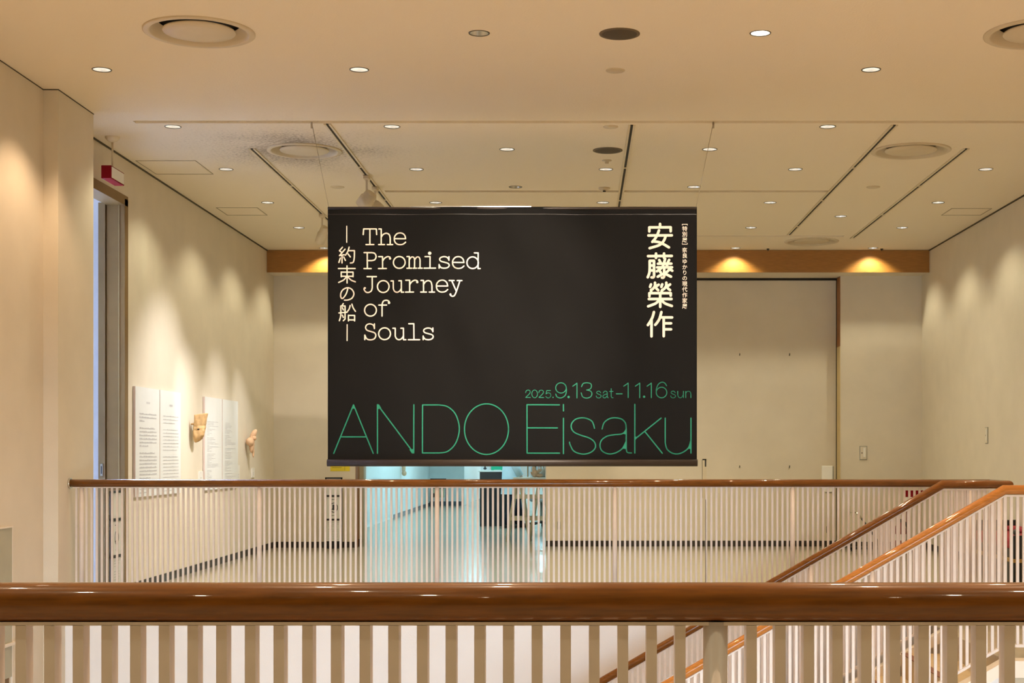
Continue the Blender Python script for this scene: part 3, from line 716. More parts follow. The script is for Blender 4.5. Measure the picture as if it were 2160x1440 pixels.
d1 += [[(438,236),(397,236),(389,276)], S_([(389,276),(410,262),(435,270),(443,292),(432,312),(408,320),(386,304)]),
       S_([(1010,260),(1000,245),(985,240),(968,248),(965,262),(985,275),(1008,285),(1015,300),(1000,316),(982,318),(965,310),(960,295)]),
       S_([(1040,262),(1050,245),(1065,240),(1082,250),(1085,268)]), [(1085,268),(1085,305),(1095,317)], S_([(1085,272),(1060,279),(1040,290),(1036,305),(1050,318),(1070,312),(1085,295)]),
       [(1130,212),(1130,302),(1138,316),(1152,316)], [(1112,244),(1152,244)]]
d1 += [[(p[0]+848, p[1]) for p in d1[7]]] if False else [[(p[0]+848, p[1]) for p in S_([(1010,260),(1000,245),(985,240),(968,248),(965,262),(985,275),(1008,285),(1015,300),(1000,316),(982,318),(965,310),(960,295)])]]
d1 += [[(1888,243),(1888,285)], S_([(1888,285),(1898,310),(1918,317),(1938,306),(1950,282)]), [(1952,243),(1952,316)],
       [(1978,243),(1978,316)], S_([(1978,272),(1990,249),(2010,242),(2030,252),(2037,275)]), [(2037,275),(2037,316)]]
print_part('date_small', GREEN, bt, tr_(d1, f2), 1.5, bl, 6, True, [(*f2((468,313)), 1.3)])
d2 = [oval(558,205,60,58), S_([(618,205),(620,240),(605,290),(560,318),(515,308),(498,275)]), [(692,185),(740,150),(740,318)],
      S_([(792,190),(810,155),(850,145),(895,155),(905,185),(890,215),(850,228)]), S_([(850,228),(895,240),(910,270),(895,305),(850,320),(805,305),(788,260)]),
      [(1188,272),(1255,272)], [(1272,185),(1323,150),(1323,316)], [(1405,185),(1455,150),(1455,316)], [(1538,185),(1587,150),(1587,316)],
      oval(1703,257,60,60), S_([(1760,180),(1740,150),(1705,140),(1665,165),(1645,215),(1643,257)])]
print_part('date_large', GREEN, bt, tr_(d2, f2), 1.9, bl, 6, True, [(*f2((645,308)), 2.5), (*f2((1505,305)), 2.5)])
# small vertical subtitle set in the built-in font
sub = [('特', 482.3), ('別', 494), ('展', 506), ('奈', 527.2), ('良', 539), ('ゆ', 551), ('か', 563), ('り', 574.8), ('の', 586.4), ('現', 598.2), ('代', 610), ('作', 622), ('家', 633.8), ('展', 645.5)]
bm = bmesh.new()
for ch, cy in sub:
    c = bpy.data.curves.new('glyph', 'FONT'); c.body = ch; c.offset = .009; c.resolution_u = 3
    o = bpy.data.objects.new('glyph', c); COL.objects.link(o); bpy.context.view_layer.update()
    me = bpy.data.meshes.new_from_object(o.evaluated_get(bpy.context.evaluated_depsgraph_get()))
    vv = [bm.verts.new(bl(1444.3+(v.co.x-.5)*11.2, cy-(v.co.y-.38)*11.2)) for v in me.vertices]
    for p in me.polygons:
        try: bm.faces.new([vv[i] for i in p.vertices])
        except ValueError: pass
    bpy.data.objects.remove(o); bpy.data.curves.remove(c); bpy.data.meshes.remove(me)
for s in ([(915,155),(915,135),(1025,135),(1025,155)], [(915,545),(915,565),(1025,565),(1025,545)]): ribbon(bm, [fa(p) for p in s], 1.2, bl)
me = bpy.data.meshes.new('subtitle_japanese'); bm.to_mesh(me); bm.free(); me.materials.append(PEACH); link('subtitle_japanese', me, bt)

# ------------------------------------------------------------------ left gallery wall: text panels, labels, sculptures
def text_rows(rows, u0, v0, dv, h, place, seed, gap=.004):
    """illegible rows of print: list of row lengths (0 = blank)"""
    rnd = random.Random(seed); bm = bmesh.new(); v = v0
    for ln in rows:
        if ln:
            u = u0
            while u < u0+ln:
                w_ = min(rnd.uniform(.02, .06), u0+ln-u)
                hh = h*rnd.uniform(.6, 1)
                bm.faces.new([bm.verts.new(place(*q)) for q in ((u, v), (u+w_, v), (u+w_, v+hh), (u, v+hh))])
                u += w_+gap*rnd.uniform(.5, 2)
        v -= dv
    return bm
def wall_panel(y0, y1, z0, z1, lab, rows, dv, h, u0, title, seed):
    wd = y1-y0
    t = thing('text_panel', lab, 'wall panel', (WL+.004, y0, z0), 0, 'exhibition text panels')
    part('board', PAPER, t, ('box', 0, .022, 0, wd, 0, z1-z0))
    part('board_edge', mat('board_edge_pink', (.62, .50, .47), .7, var=.05), t, ('box', .0, .021, -.004, 0, 0, z1-z0))
    pl = lambda u, v: Vector((.0235, u, v))
    bm = text_rows(rows, u0, z1-z0-.26, dv, h, pl, seed)
    if title:
        for q in (0, 1, 2): bm.faces.new([bm.verts.new(pl(*c)) for c in ((wd*.44+q*.04, z1-z0-.155), (wd*.44+q*.04+.03, z1-z0-.155), (wd*.44+q*.04+.03, z1-z0-.135), (wd*.44+q*.04, z1-z0-.135))])
    me = bpy.data.meshes.new('text_lines'); bm.to_mesh(me); bm.free(); me.materials.append(INK); link('text_lines', me, t)['kind'] = 'stuff'
def yl(px): return WL*F/(px-VX)
ZB, ZT = .875, 1.915
wall_panel(yl(280), yl(331), ZB, ZT, 'white text panel nearest the side doorway, in large print', [.55, .55, .16, 0, .5, .56, .56, .56, .56, .28, 0, .5, .56, .56, .56, .56, .56, .56, .36, 0, .5, .56, .3], .034, .016, .12, True, 1)
wall_panel(yl(332.3), yl(375.8), ZB, ZT, 'white text panel with English print beside the wooden mask', [.56, .54, .42, 0, .53, .56, .56, .56, .56, .56, .5, 0, .53, .56, .56, .56, .56, .56, .56, .36, 0, .52, .42], .034, .009, .10, True, 2)
rr = random.Random(5)
wall_panel(yl(427.5), yl(463.5), ZB, ZT, 'white chronology panel right behind the wooden mask', [rr.choice((.1, .2, .28, .36, .5)) if i % 11 else 0 for i in range(48)], .0165, .006, .09, False, 3)
wall_panel(yl(464.8), yl(497.5), ZB, ZT, 'white chronology panel nearest the small carved figure', [rr.choice((.1, .22, .3, .36, .52)) if i % 9 else 0 for i in range(48)], .0165, .005, .11, False, 4)
def label_card(px, py0, py1, wd, lab):
    y = yl(px); t = thing('label_card', lab, 'label', (WL, y, wz(py1, y)))
    h = wz(py0, y)-wz(py1, y)
    part('card', WHITE, t, ('box', 0, .012, 0, wd, 0, h)); part('print', INK, t, *[('box', .012, .0128, wd*.25, wd*.7, h*.25+k*h*.09, h*.28+k*h*.09) for k in range(4)])
label_card(418, 994, 1022, .16, 'small white caption card below the wooden mask')
label_card(498.5, 981, 1022, .13, 'small white caption card beside the last chronology panel')
label_card(530, 987, 1007, .14, 'small white caption card below the carved figure')
# mask-like carved shell
ym = 15.72
t = thing('carved_mask', 'curled carved wooden mask hung on the wall between text panels', 'sculpture', (WL, ym, 1.40))
bm = bmesh.new(); NA, NH = 28, 30; gg = []
for j in range(NH+1):
    v = j/NH; z = .30*v; row = []
    prof = (math.sin(min(v/.28, 1)*math.pi/2))**.55*(.82+.22*v) if v < .9 else 1.0*(.82+.22*v)
    for i in range(NA+1):
        a = math.radians(-100+200*i/NA)
        r = .085*prof*(1+.04*math.sin(9*a+11*v)+.05*math.sin(40*v)*(1 if .38 < v < .62 and a < .2 else 0))
        nose = .022*math.exp(-((a+.55)**2)/.05-((v-.40)**2)/.006)+.016*math.exp(-((a+.5)**2)/.06-((v-.27)**2)/.003)
        row.append(bm.verts.new((.055+(r+nose)*math.cos(a)*1.15+.03*v, (r+nose)*math.sin(a)*1.0, z+.015*math.cos(a)*v)))
    gg.append(row)
for j in range(NH):
    for i in range(NA):
        f = bm.faces.new((gg[j][i], gg[j][i+1], gg[j+1][i+1], gg[j+1][i])); f.smooth = True
o = link('shell', to_mesh('shell', bm, CARVE), t); md = o.modifiers.new('s', 'SOLIDIFY'); md.thickness = .012
part('eye_hole', BLACK, t, ('ell', (.105, -.070, .145), (.014, .010, .009)))
part('mount', CARVE, t, ('cyl', (0, .03, .2), (.10, .03, .2), .01, 8))
ys_ = 18.35
t = thing('carved_figure', 'small twisted carved wooden figure on the left wall', 'sculpture', (WL, ys_, 1.30))
part('body', CARVE2, t, ('ell', (.07, 0, .10), (.035, .05, .11)), ('ell', (.085, .03, .22), (.035, .045, .075), Matrix.Rotation(.5, 3, 'Y')), ('ell', (.06, -.05, .13), (.05, .05, .055)),
     ('ell', (.08, .04, .02), (.016, .02, .09)), ('ell', (.10, .0, .175), (.03, .04, .03)), ('cyl', (0, 0, .15), (.06, 0, .15), .01, 8))

# ------------------------------------------------------------------ hanging red lamp box
t = thing('red_sign_box', 'small red box lamp with a white side hanging on a pole from the ceiling', 'sign', (-4.01, 12.57, CEIL))
part('canopy', FIXT, t, ('lathe', [(.062, 0), (.060, -.012), (.045, -.032), (.018, -.045), (.009, -.047)], 24, (0, 0, 0), False, True))
part('pole', FIXT, t, ('cyl', (0, 0, -.04), (0, 0, -.275), .0085, 12))
part('casing', RED, t, ('box', -.042, .042, -.17, .19, -.385, -.275), bevel=.003)
part('white_face', WHITE, t, ('box', .042, .045, -.155, .175, -.376, -.284))

# ------------------------------------------------------------------ back wall items
def switch_plate(loc, rz, lab):
    t = thing('switch_plate', lab, 'switch', loc, rz)
    part('frame', GREY, t, ('box', -.052, .052, -.008, 0, -.095, .095), bevel=.003)
    part('plate', WALL, t, ('box', -.042, .042, -.0095, 0, -.085, .085)); part('rocker', WHITE, t, ('box', .0, .03, -.014, 0, -.06, .07), bevel=.002)
    part('screw', BLACK, t, ('cyl', (-.02, -.011, 0), (-.02, -.008, 0), .008, 8))
switch_plate((wx(1821, WB), WB, EYE), 0, 'grey framed switch plate on the back wall by the right corner')
switch_plate((WR, 16.8, wz(918, 16.8)), -math.pi/2, 'small switch plate on the right wall')
t = thing('wall_socket', 'small wall socket low on the sliding partition', 'socket', (wx(1179, 20.25), 20.25, wz(1108, 20.25)))
part('plate', GREY, t, ('box', -.022, .022, -.008, 0, -.055, .055), bevel=.002); part('insert', FIXT, t, ('box', -.012, .012, -.011, 0, -.035, .035))
t = thing('flush_pull', 'long recessed pull handle on the sliding partition', 'handle', (wx(1485.5, 20.25), 20.25, wz(1050, 20.25)))
hh = wz(967, 20.25)-wz(1050, 20.25)
part('plate', FIXT, t, ('box', -.03, .03, -.004, 0, 0, hh)); part('slot', BLACK, t, ('box', .008, .027, -.006, 0, hh-.11, hh-.005), ('box', -.026, .027, -.006, 0, hh-.02, hh-.005)); part('edge', SLOT, t, ('box', -.030, -.026, -.005, 0, 0, hh-.02))
for px, py in ((1560, 749), (1665, 749)):
    tag(part('panel_hook', SLOT, None, ('cyl', (0, 0, 0), (0, -.03, 0), .006, 8), ('cyl', (0, -.03, 0), (0, -.03, .025), .005, 8), loc=(wx(px, 20.25), 20.25, wz(py, 20.25))), 'tiny hook high on the sliding partition, %s' % ('nearer the pull handle' if px < 1600 else 'nearer the wood trim'), 'hook', 'partition hooks')
for px, py in ((1560, 985), (1665, 985)):
    tag(part('panel_hook', SLOT, None, ('cyl', (0, 0, 0), (0, -.03, 0), .006, 8), ('cyl', (0, -.03, 0), (0, -.03, .025), .005, 8), loc=(wx(px, 20.25), 20.25, wz(py, 20.25))), 'tiny hook just above the far handrail line, %s' % ('nearer the pull handle' if px < 1600 else 'nearer the wood trim'), 'hook', 'partition hooks')
t = thing('yellow_notice', 'yellow paper notice on the back wall under the banner corner', 'notice', (wx(717.5, WB), WB, wz(993.5, WB)))
part('paper', YEL, t, ('box', -.133, .133, -.003, 0, 0, .20))
part('print', mat('notice_print', (.35, .30, .02), .7, var=.05), t, ('box', -.11, .02, -.0036, 0, .045, .055), ('box', -.11, .06, -.0036, 0, .080, .092), ('box', -.11, .04, -.0036, 0, .12, .14), ('box', .06, .066, -.0036, 0, .01, .19))
def sign_stand(loc, rz, lab, wd=.232, ht=.96):
    t = thing('sign_stand', lab, 'sign stand', loc, rz, 'black framed sign stands')
    a = wd/2
    part('frame', BLACK, t, ('box', -a, -a+.018, -.012, .012, .075, ht), ('box', a-.018, a, -.012, .012, .075, ht), ('box', -a, a, -.012, .012, ht-.02, ht), ('box', -a, a, -.012, .012, .075, .095),
         ('box', -a, a, -.012, .012, .375, .40), ('box', -a, a, -.012, .012, .695, .72))
    for z0, z1 in ((.095, .375), (.40, .695), (.72, ht-.02)):
        part('poster', PAPER, t, ('box', -a+.018, a-.018, -.004, .004, z0, z1))
    part('foot', BLACK, t, ('box', -a+.02, a-.02, -.10, .10, 0, .012), ('box', -.05, .05, -.012, .012, .012, .076))
    pl = lambda u, v: Vector((u, -.0055, v))
    print_part('prohibition_icon', INKD, t, [oval(0, .55, .052, .062, 28), [(-.04, .51), (.04, .59)]], .010, pl)
    part('phone_icon', INKD, t, ('box', -.016, .024, -.0058, -.004, .515, .59), ('box', -.045, .045, -.0052, -.004, .655, .662), ('box', -.03, .03, -.0052, -.004, .44, .446))
    bm = text_rows([.15, .15, .12, 0, .15, .15, .15, .14, .15, .1, .15], -.08, .345, .0235, .007, pl, 11)
    me = bpy.data.meshes.new('small_print'); bm.to_mesh(me); bm.free(); me.materials.append(INK); link('small_print', me, t)['kind'] = 'stuff'
sign_stand((wx(704, 19.85), 19.85, 0), 0, 'black framed sign stand with posters against the back wall')
sign_stand((-4.06, 12.83, 0), math.pi/2, 'black framed sign stand beside the side gallery doorway', .30)
# hand sanitizer stand
t = thing('dispenser_stand', 'white box dispenser on a thin grey pole by the partition edge', 'dispenser', (wx(1746, 19.6), 19.6, 0))
part('base', GREY, t, ('cyl', (0,0,0), (0,0,.012), .10, 28)); part('pole', GREY, t, ('cyl', (0,0,.012), (0,0,.80), .012, 14)); part('clamp', BLACK, t, ('cyl', (0,0,.22), (0,0,.31), .017, 14))
part('box', WHITE, t, ('box', -.085, .055, -.06, .0, wz(1037, 19.6), wz(982, 19.6)), bevel=.006); part('shade_plate', GREY, t, ('box', -.03, .082, .001, .012, wz(1040, 19.6), wz(983, 19.6)))  # offset grey plate stands in for the shadow right of the box
# folded cart by the right corner
t = thing('folded_cart', 'folded trolley with a slanted white and black handle by the back wall', 'trolley', (wx(1830, 19.2), 19.2, 0))
part('upright', BLACK, t, ('cyl', (wx(1791, 19.2)-wx(1830, 19.2), 0, 0), (wx(1791, 19.2)-wx(1830, 19.2), 0, wz(1085, 19.2)), .006, 10))
part('latch', CHROME, t, ('cyl', (wx(1792, 19.2)-wx(1830, 19.2), 0, wz(1086, 19.2)), (wx(1792, 19.2)-wx(1830, 19.2), 0, wz(1067, 19.2)), .007, 10), ('cyl', (wx(1802, 19.2)-wx(1830, 19.2), 0, wz(1081, 19.2)), (wx(1802, 19.2)-wx(1830, 19.2), 0, wz(1071, 19.2)), .007, 10))
q0 = Vector((wx(1806, 19.2)-wx(1830, 19.2), 0, wz(1080, 19.2))); q1 = Vector((wx(1818, 19.2)-wx(1830, 19.2), 0, wz(1094, 19.2))); q2 = Vector((wx(1862, 19.2)-wx(1830, 19.2), 0, .05))
part('grip', CHROME, t, ('cyl', q0, q1, .014, 12)); part('handle_tube', BLACK, t, ('cyl', q1, q2, .013, 12)); part('cross_tube', CHROME, t, ('cyl', (wx(1791, 19.2)-wx(1830, 19.2), 0, wz(1080, 19.2)), q0, .006, 10))
part('platform', BLACK, t, ('box', wx(1788, 19.2)-wx(1830, 19.2), .22, -.05, .05, .03, .06)); 
for s in (-.2, .18): part('wheel', BLACK, t, ('cyl', (s, -.05, .03), (s, -.02, .03), .03, 14))
# fire extinguisher and its sign
t = thing('fire_extinguisher', 'dark red fire extinguisher on the floor in the right corner', 'extinguisher', (wx(1899, 19.0), 19.0, 0))
part('cylinder', DRED, t, ('lathe', [(.06, 0), (.075, .012), (.078, .05), (.078, .30), (.06, .345), (.025, .37), (.022, .39)], 24, (0,0,0), True, True))
part('valve', BLACK, t, ('cyl', (0,0,.39), (0,0,.42), .018, 12), ('box', -.05, .05, -.01, .01, .42, .435)); part('hose', BLACK, t, ('tube', [(.02, 0, .405), (.07, 0, .39), (.088, 0, .30), (.09, 0, .12)], .009, 10))
part('label_band', WHITE, t, ('cyl', (0,0,.16), (0,0,.24), .0785, 24, None, False))
t = thing('red_plate_stand', 'red sign plate on thin red legs beside the fire extinguisher', 'sign', (wx(1927, 19.2), 19.2, 0))
part('plate', RED, t, ('box', -.125, .125, -.006, .006, wz(1048, 19.2), wz(1034, 19.2)))
part('white_border', WHITE, t, ('box', -.125, .125, -.006, .006, wz(1056, 19.2), wz(1048.2, 19.2)))
for s in (-.09, .09): part('leg', DRED, t, ('cyl', (s, 0, 0), (s, 0, wz(1056, 19.2)), .007, 10))
part('base', DRED, t, ('box', -.12, .12, -.09, .09, 0, .012))
# red bench by the right wall
t = thing('red_bench', 'red upholstered low bench with black ends and timber rail by the right wall', 'bench', (4.40, 14.8, 0))
part('seat_cushion', mat('red_fabric', (.30, .012, .02), .8, var=.08), t, ('box', -.24, .25, -.75, .75, .36, .47), bevel=.03)
part('back_cushion', mat('red_fabric', (.30, .012, .02), .8), t, ('box', .10, .25, -.75, .75, .47, .52), bevel=.02)
part('end_panel', BLACK, t, ('box', -.25, .25, -.79, -.755, .0, .50), bevel=.01); part('end_panel', BLACK, t, ('box', -.25, .25, .755, .79, .0, .58), bevel=.01)
part('timber_rail', BENCHW, t, ('box', -.255, .24, -.80, .80, .24, .275)); part('plinth', BLACK, t, ('box', -.22, .24, -.74, .74, .0, .24)); part('front_panel', BLACK, t, ('box', -.23, .24, -.75, .75, .275, .36))
part('arm_pad', BLACK, t, ('ell', (-.22, -.77, .53), (.035, .05, .03)))
# panel and trim low on the near left wall
t = thing('wall_hatch', 'grey green metal panel on the near left wall', 'panel', (WLN, 10.29, -.9))
part('door', GREYP, t, ('box', 0, .012, -1.2, 0, .62, wz(1112, 10.3)+.9)); part('frame', PAINT, t, ('box', 0, .016, -1.22, 0.01, wz(1112, 10.3)+.9, wz(1109, 10.3)+.9), ('box', 0, .014, 0, .012, 0, wz(1109, 10.3)+.9))
part('lower_slot', mat('slot_brown', (.16, .10, .05), .8, var=.1), t, ('box', 0, .006, -.10, -.04, 0, .62)); part('crossbar', PAINT, t, ('box', 0, .03, -1.2, .06, wz(1361, 10.25)+.9, wz(1355, 10.25)+.9))

# ------------------------------------------------------------------ corridor beyond the opening
XL = -3.69
CW = mat('corridor_white', (.78, .80, .80), .6, var=.02)
struct('wall_corridor_left', CW, ('box', XL-.2, XL, 20.6, 36.0, 0, 2.8), ('box', XL-.2, -2.84, 36.0, 36.2, 0, 2.8), ('box', -3.04, -2.84, 36.2, 47, 0, 2.8))
struct('wall_corridor_end', CW, ('box', -3.04, 4.0, 46.8, 47, 0, 2.8))
struct('wall_corridor_right', CW, ('box', 3.8, 4.0, 20.6, 47, 0, 2.8))
struct('wall_corridor_back', CW, ('box', wx(1150, 20.4), 4.0, 20.45, 20.6, 0, 2.56), ('box', -3.9, wx(768, 20.4), 20.45, 20.6, 0, 2.56))
struct('ceiling_corridor', CW, ('box', -3.9, 4.0, 20.6, 47, 2.8, 2.9))
struct('baseboard_corridor', mat('teal_base', (.05, .09, .12), .5, var=.05), ('box', XL, XL+.012, 29.0, 36, 0, .07), ('box', XL, -2.86, 35.985, 36.0, 0, .10))
struct('trim_jamb', GREYP, ('box', wx(755, 20.3), wx(767.5, 20.3), 20.3, 20.46, 0, 3.7))
part('jamb_stop', BLACK, bpy.data.objects['trim_jamb'], ('box', wx(757, 20.3), wx(764, 20.3), 20.24, 20.3, .0, .10))
for x, y in ((-2.2, 23.5), (-2.2, 27.5), (-2.2, 31.5), (1.2, 25.5), (1.2, 30), (-1.0, 37), (-1.0, 42)):
    t = thing('corridor_lamp', 'flat fluorescent lamp on the corridor ceiling', 'lamp', (x, y, 2.8), 0, 'corridor lamps')
    part('housing', WHITE, t, ('box', -.18, .18, -.65, .65, -.04, 0)); part('tube', TUBEE, t, ('box', -.15, .15, -.6, .6, -.055, -.04))
struct('window_2', WINE, ('box', -1.6, 3.2, 46.75, 46.79, .3, 2.5))
for i in range(5): struct('window_bar', GREY, ('box', -1.6+i*1.2-.03, -1.6+i*1.2+.03, 46.70, 46.76, .3, 2.5), parent=bpy.data.objects['window_2'])
# wall sculpture in the corridor
yc = 30.2
t = thing('wall_carving', 'pale carved wooden piece hanging on the corridor wall', 'sculpture', (XL, yc, wz(1003, yc)))
part('body', CARVE2, t, ('ell', (.07, 0, .05), (.05, .07, .055)), ('ell', (.06, 0, .16), (.04, .055, .13)), ('ell', (.05, .0, .30), (.03, .04, .10)), ('cyl', (0, 0, .2), (.04, 0, .2), .01, 8))
# easel-like board at the corridor end
ye = 35.2
t = thing('board_stand', 'low black framed board on legs at the corridor end', 'board', (wx(925, ye), ye, 0))
a0, a1 = wx(908, ye)-wx(925, ye), wx(942, ye)-wx(925, ye); zt = wz(1009, ye)
part('top_bar', BLACK, t, ('box', a0, a1-.02, -.02, .02, zt-.03, zt)); part('board', mat('sage_board', (.42, .44, .30), .6, var=.05), t, ('box', a0+.03, a1-.05, -.012, .012, .22, zt-.24)); part('rail', BLACK, t, ('box', a0+.02, a1-.05, -.015, .015, zt-.24, zt-.21))
part('leg', BLACK, t, ('box', a0, a0+.02, -.02, .02, 0, zt)); part('leg', BLACK, t, ('box', a1-.025, a1-.01, -.02, .02, 0, zt)); part('knob', BLACK, t, ('ell', (a0+.08, -.02, zt-.40), (.03, .02, .05)))
# reception counter
yk = 25.8
t = thing('reception_counter', 'black reception counter with a white top in the corridor', 'counter', (wx(1012, yk)+.6, yk, 0))
part('front', DKCOUNTER, t, ('box', -.6, -.12, 0, .5, 0, .955)); part('top', WHITE, t, ('box', -.62, -.10, -.02, .52, .955, .985), bevel=.004)
tx = wx(1012, yk)+.6
o = thing('green_card', 'green printed card standing on the reception counter', 'card', (wx(1048, yk), yk+.15, .985)); part('card', GREENP, o, ('box', -.11, .11, -.004, .004, 0, .16)); part('foot', WHITE, o, ('box', -.06, .06, -.03, .03, 0, .006))
o = thing('white_card', 'white card with a black mark on the reception counter', 'card', (wx(1022, yk), yk+.15, .985)); part('card', PAPER, o, ('box', -.08, .08, -.004, .004, 0, .16)); part('mark', INKD, o, ('ell', (0, -.005, .03), (.03, .002, .02)), ('ell', (0, -.005, .06), (.012, .002, .03))); part('foot', WHITE, o, ('box', -.05, .05, -.03, .03, 0, .006))
# wooden trestle table with carvings
yt = 21.5
t = thing('wooden_trestle', 'pale timber trestle table with crossed legs in the opening', 'trestle', (wx(1117, yt), yt, 0))
def leg(xa, za, xb, zb, y): return ('tube', [(xa, y, za), (xb, y, zb)], .022, 4, Vector((0, 1, 0)))
zt = .90
for y in (-.02, .42):
    for ax in (-.165, .165):
        part('leg', LWOOD, t, ('tube', [(ax-.02, y, zt), (ax-.17, y, .0)], .022, 8, Vector((0, 1, 0)))); part('leg', LWOOD, t, ('tube', [(ax+.02, y, zt), (ax+.17, y, .0)], .022, 8, Vector((0, 1, 0))))
    part('rung', LWOOD, t, ('box', -.24, .24, y-.03, y-.012, .62, .67)); part('rung', LWOOD, t, ('box', -.30, .30, y-.03, y-.012, .30, .35))
part('table_top', WHITE, t, ('box', -.24, .45, -.08, .50, zt, zt+.03))
tpos = wx(1117, yt)
o = thing('carved_hand', 'peach coloured carved wooden hand lying on the trestle table', 'sculpture', (wx(1131, yt), yt+.05, zt+.03))
part('palm', CARVE2, o, ('ell', (-.02, 0, .06), (.05, .05, .06)), ('ell', (-.035, 0, .12), (.03, .035, .05)), ('ell', (.04, 0, .03), (.06, .04, .03)))
for k in range(4): part('finger', CARVE2, o, ('ell', (.02+.012*k, -.03+.02*k, .09), (.012, .012, .045), Matrix.Rotation(.5+.1*k, 3, 'Y')))
part('thumb', CARVE2, o, ('ell', (-.06, -.02, .05), (.014, .014, .04), Matrix.Rotation(-.6, 3, 'Y')))
o = thing('pale_carving', 'grey white carved piece standing on the trestle table end', 'sculpture', (wx(1145, yt), yt+.2, zt+.03))
part('body', mat('pale_grey_wood', (.55, .50, .44), .7, var=.15, scale=20), o, ('ell', (0, 0, .07), (.04, .05, .08), Matrix.Rotation(.5, 3, 'Y')), ('ell', (.04, 0, .13), (.025, .03, .06), Matrix.Rotation(.7, 3, 'Y')), ('ell', (-.01, 0, .02), (.06, .05, .022)))
# slatted screen farther back
yq = 33.0
t = thing('slatted_screen', 'white screen with thin brown and pink upright slats deep in the corridor', 'screen', (wx(1110, yq), yq, 0))
part('panel', PAPER, t, ('box', 0, 1.6, 0, .03, .55, 1.6)); part('base', WHITE, t, ('box', 0, 1.6, -.05, .08, 0, .55))
cols = [TRIMW, mat('slat_pink', (.62, .34, .30), .7, var=.08), BLACK, mat('slat_rose', (.70, .50, .46), .7, var=.06)]
for k in range(26): part('slat', cols[(k*7+k//3) % 4], t, ('box', .02+k*.06, .02+k*.06+.022, -.03, 0, .6, 1.58))
# swivel stool
ysw = 25.4
t = thing('swivel_stool', 'grey swivel stool with a black five-star base in the corridor', 'stool', (wx(1142, ysw), ysw, 0))
for k in range(5):
    a = 2*math.pi*k/5+.3; part('base_arm', BLACK, t, ('cyl', (0, 0, .09), (.24*math.cos(a), .24*math.sin(a), .06), .018, 8)); part('caster', BLACK, t, ('cyl', (.24*math.cos(a)-.012, .24*math.sin(a), .03), (.24*math.cos(a)+.012, .24*math.sin(a), .03), .03, 12))
part('column', GREY, t, ('cyl', (0,0,.08), (0,0,.45), .022, 12)); part('seat', mat('grey_fabric', (.35, .36, .36), .8, var=.05), t, ('lathe', [(.05, .44), (.19, .45), (.21, .48), (.19, .52), (.02, .53)], 24, (0,0,0), True, True))

# ------------------------------------------------------------------ person behind the counter
yp = 25.3; xp = wx(1079, yp)
t = thing('person', 'person in a long pale coat and dark trousers standing beside the reception counter', 'person', (xp, yp, 0))
def skin_body(name, verts, edges, radii, m, parent, root=0, lv=2):
    me = bpy.data.meshes.new(name); me.from_pydata(verts, edges, []); me.materials.append(m)
    o = link(name, me, parent)
    sk = o.modifiers.new('skin', 'SKIN'); sk.use_smooth_shade = True
    me.skin_vertices[0].data[0].use_root = False
    for i, r in enumerate(radii): me.skin_vertices[0].data[i].radius = r if isinstance(r, tuple) else (r, r)
    me.skin_vertices[0].data[root].use_root = True
    ss = o.modifiers.new('sub', 'SUBSURF'); ss.levels = ss.render_levels = lv
    return o
# facing +X (towards the trestle), one foot forward
V = [(0,0,.90), (0,0,1.08), (0,0,1.28), (.01,0,1.40), (.02,0,1.47), (.035,0,1.55), (.03,0,1.63),
     (.0,-.09,.86), (.03,-.10,.48), (-.06,-.10,.09), (.0,.09,.86), (.08,.10,.48), (.12,.10,.09),
     (.0,-.17,1.37), (.05,-.23,1.10), (.16,-.20,.90), (.20,-.19,.84), (0,.17,1.37), (-.02,.23,1.10), (.08,.21,.88), (.10,.20,.81)]
E = [(0,1),(1,2),(2,3),(3,4),(4,5),(5,6),(0,7),(7,8),(8,9),(0,10),(10,11),(11,12),(3,13),(13,14),(14,15),(15,16),(3,17),(17,18),(18,19),(19,20)]
Rr = [.12,.11,.13,.09,.05,.085,.075,.085,.058,.04,.085,.058,.04,.055,.042,.032,.036,.055,.042,.032,.036]
body = skin_body('body', V, E, Rr, SKIN, t)
for sy, hx, hz, hy in ((-1, .20, .84, -.19), (1, .10, .81, .20)):
    bm = bmesh.new()
    for k, (dl, dx) in enumerate(((.085, .0), (.095, .004), (.09, .006), (.07, .006))):
        tube(bm, [(hx+.02-.018*k+.01, hy, hz-.02), (hx+.025-.018*k+dx, hy, hz-.02-dl*.6), (hx+.015-.018*k+dx, hy, hz-.02-dl)], .009, 8, Vector((0,1,0)))
    tube(bm, [(hx+.03, hy, hz), (hx+.055, hy, hz-.03), (hx+.055, hy, hz-.065)], .010, 8, Vector((0,1,0)))
    link('fingers', to_mesh('fingers', bm, SKIN), t)
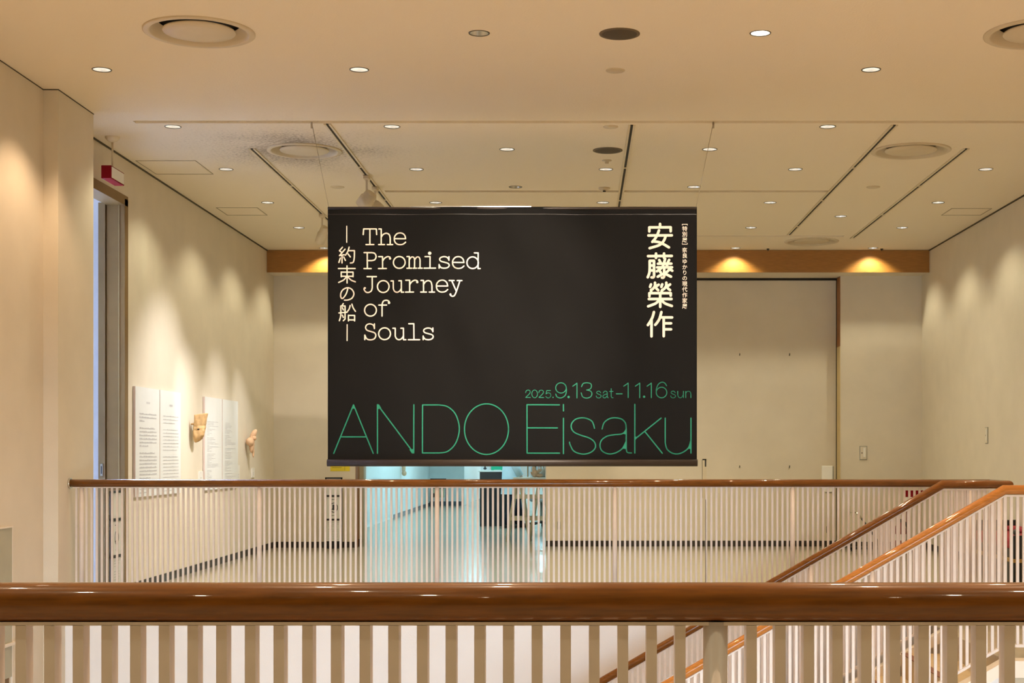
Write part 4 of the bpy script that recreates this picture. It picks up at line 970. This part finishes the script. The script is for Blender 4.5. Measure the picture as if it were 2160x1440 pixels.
part('face_nose', SKIN, t, ('ell', (.125, 0, 1.575), (.016, .012, .02)), ('ell', (.04, -.088, 1.58), (.016, .008, .028)), ('ell', (.04, .088, 1.58), (.016, .008, .028)))
part('eye', BLACK, t, ('ell', (.112, -.032, 1.60), (.007, .012, .006)), ('ell', (.112, .032, 1.60), (.007, .012, .006)))
part('mouth', mat('lips', (.42, .16, .13), .5, var=.05), t, ('ell', (.113, 0, 1.535), (.006, .022, .006)))
part('hair', HAIR, t, ('ell', (.012, 0, 1.645), (.105, .10, .085)), ('ell', (-.035, 0, 1.57), (.07, .092, .11)))
def loft(name, rings, m, parent):
    bm = bmesh.new(); R_ = []
    for cx, cy, z, rx, ry in rings:
        R_.append([bm.verts.new((cx+rx*math.cos(2*math.pi*j/24)*(1+.03*math.sin(5*2*math.pi*j/24+z*9)), cy+ry*math.sin(2*math.pi*j/24), z)) for j in range(24)])
    for a, b in zip(R_, R_[1:]):
        for j in range(24):
            f = bm.faces.new((a[j], a[(j+1)%24], b[(j+1)%24], b[j])); f.smooth = True
    return link(name, to_mesh(name, bm, m), parent)
loft('coat', [(.02,0,.58,.20,.21), (.015,0,.75,.19,.215), (.0,0,.95,.165,.20), (0,0,1.12,.15,.19), (0,0,1.30,.155,.21), (.005,0,1.38,.12,.19), (.01,0,1.44,.075,.10), (.015,0,1.47,.062,.065)], SHIRT, t)
for s, pts in ((-1, [V[13], V[14], V[15]]), (1, [V[17], V[18], V[19]])):
    part('sleeve', SHIRT, t, ('tube', [tuple(Vector(p)) for p in pts], .062, 14, Vector((0, 1, 0))))
for a, k, f in (((0,-.09,.86), (.03,-.10,.48), (-.06,-.10,.06)), ((0,.09,.86), (.08,.10,.48), (.12,.10,.06))):
    part('trouser_leg', NAVY, t, ('tube', [a, k, f], .085, 16, Vector((0, 1, 0))))
    part('shoe', BLACK, t, ('ell', (f[0]+.05, f[1], .035), (.135, .045, .045)), ('box', f[0]-.07, f[0]+.17, f[1]-.04, f[1]+.04, 0, .015))
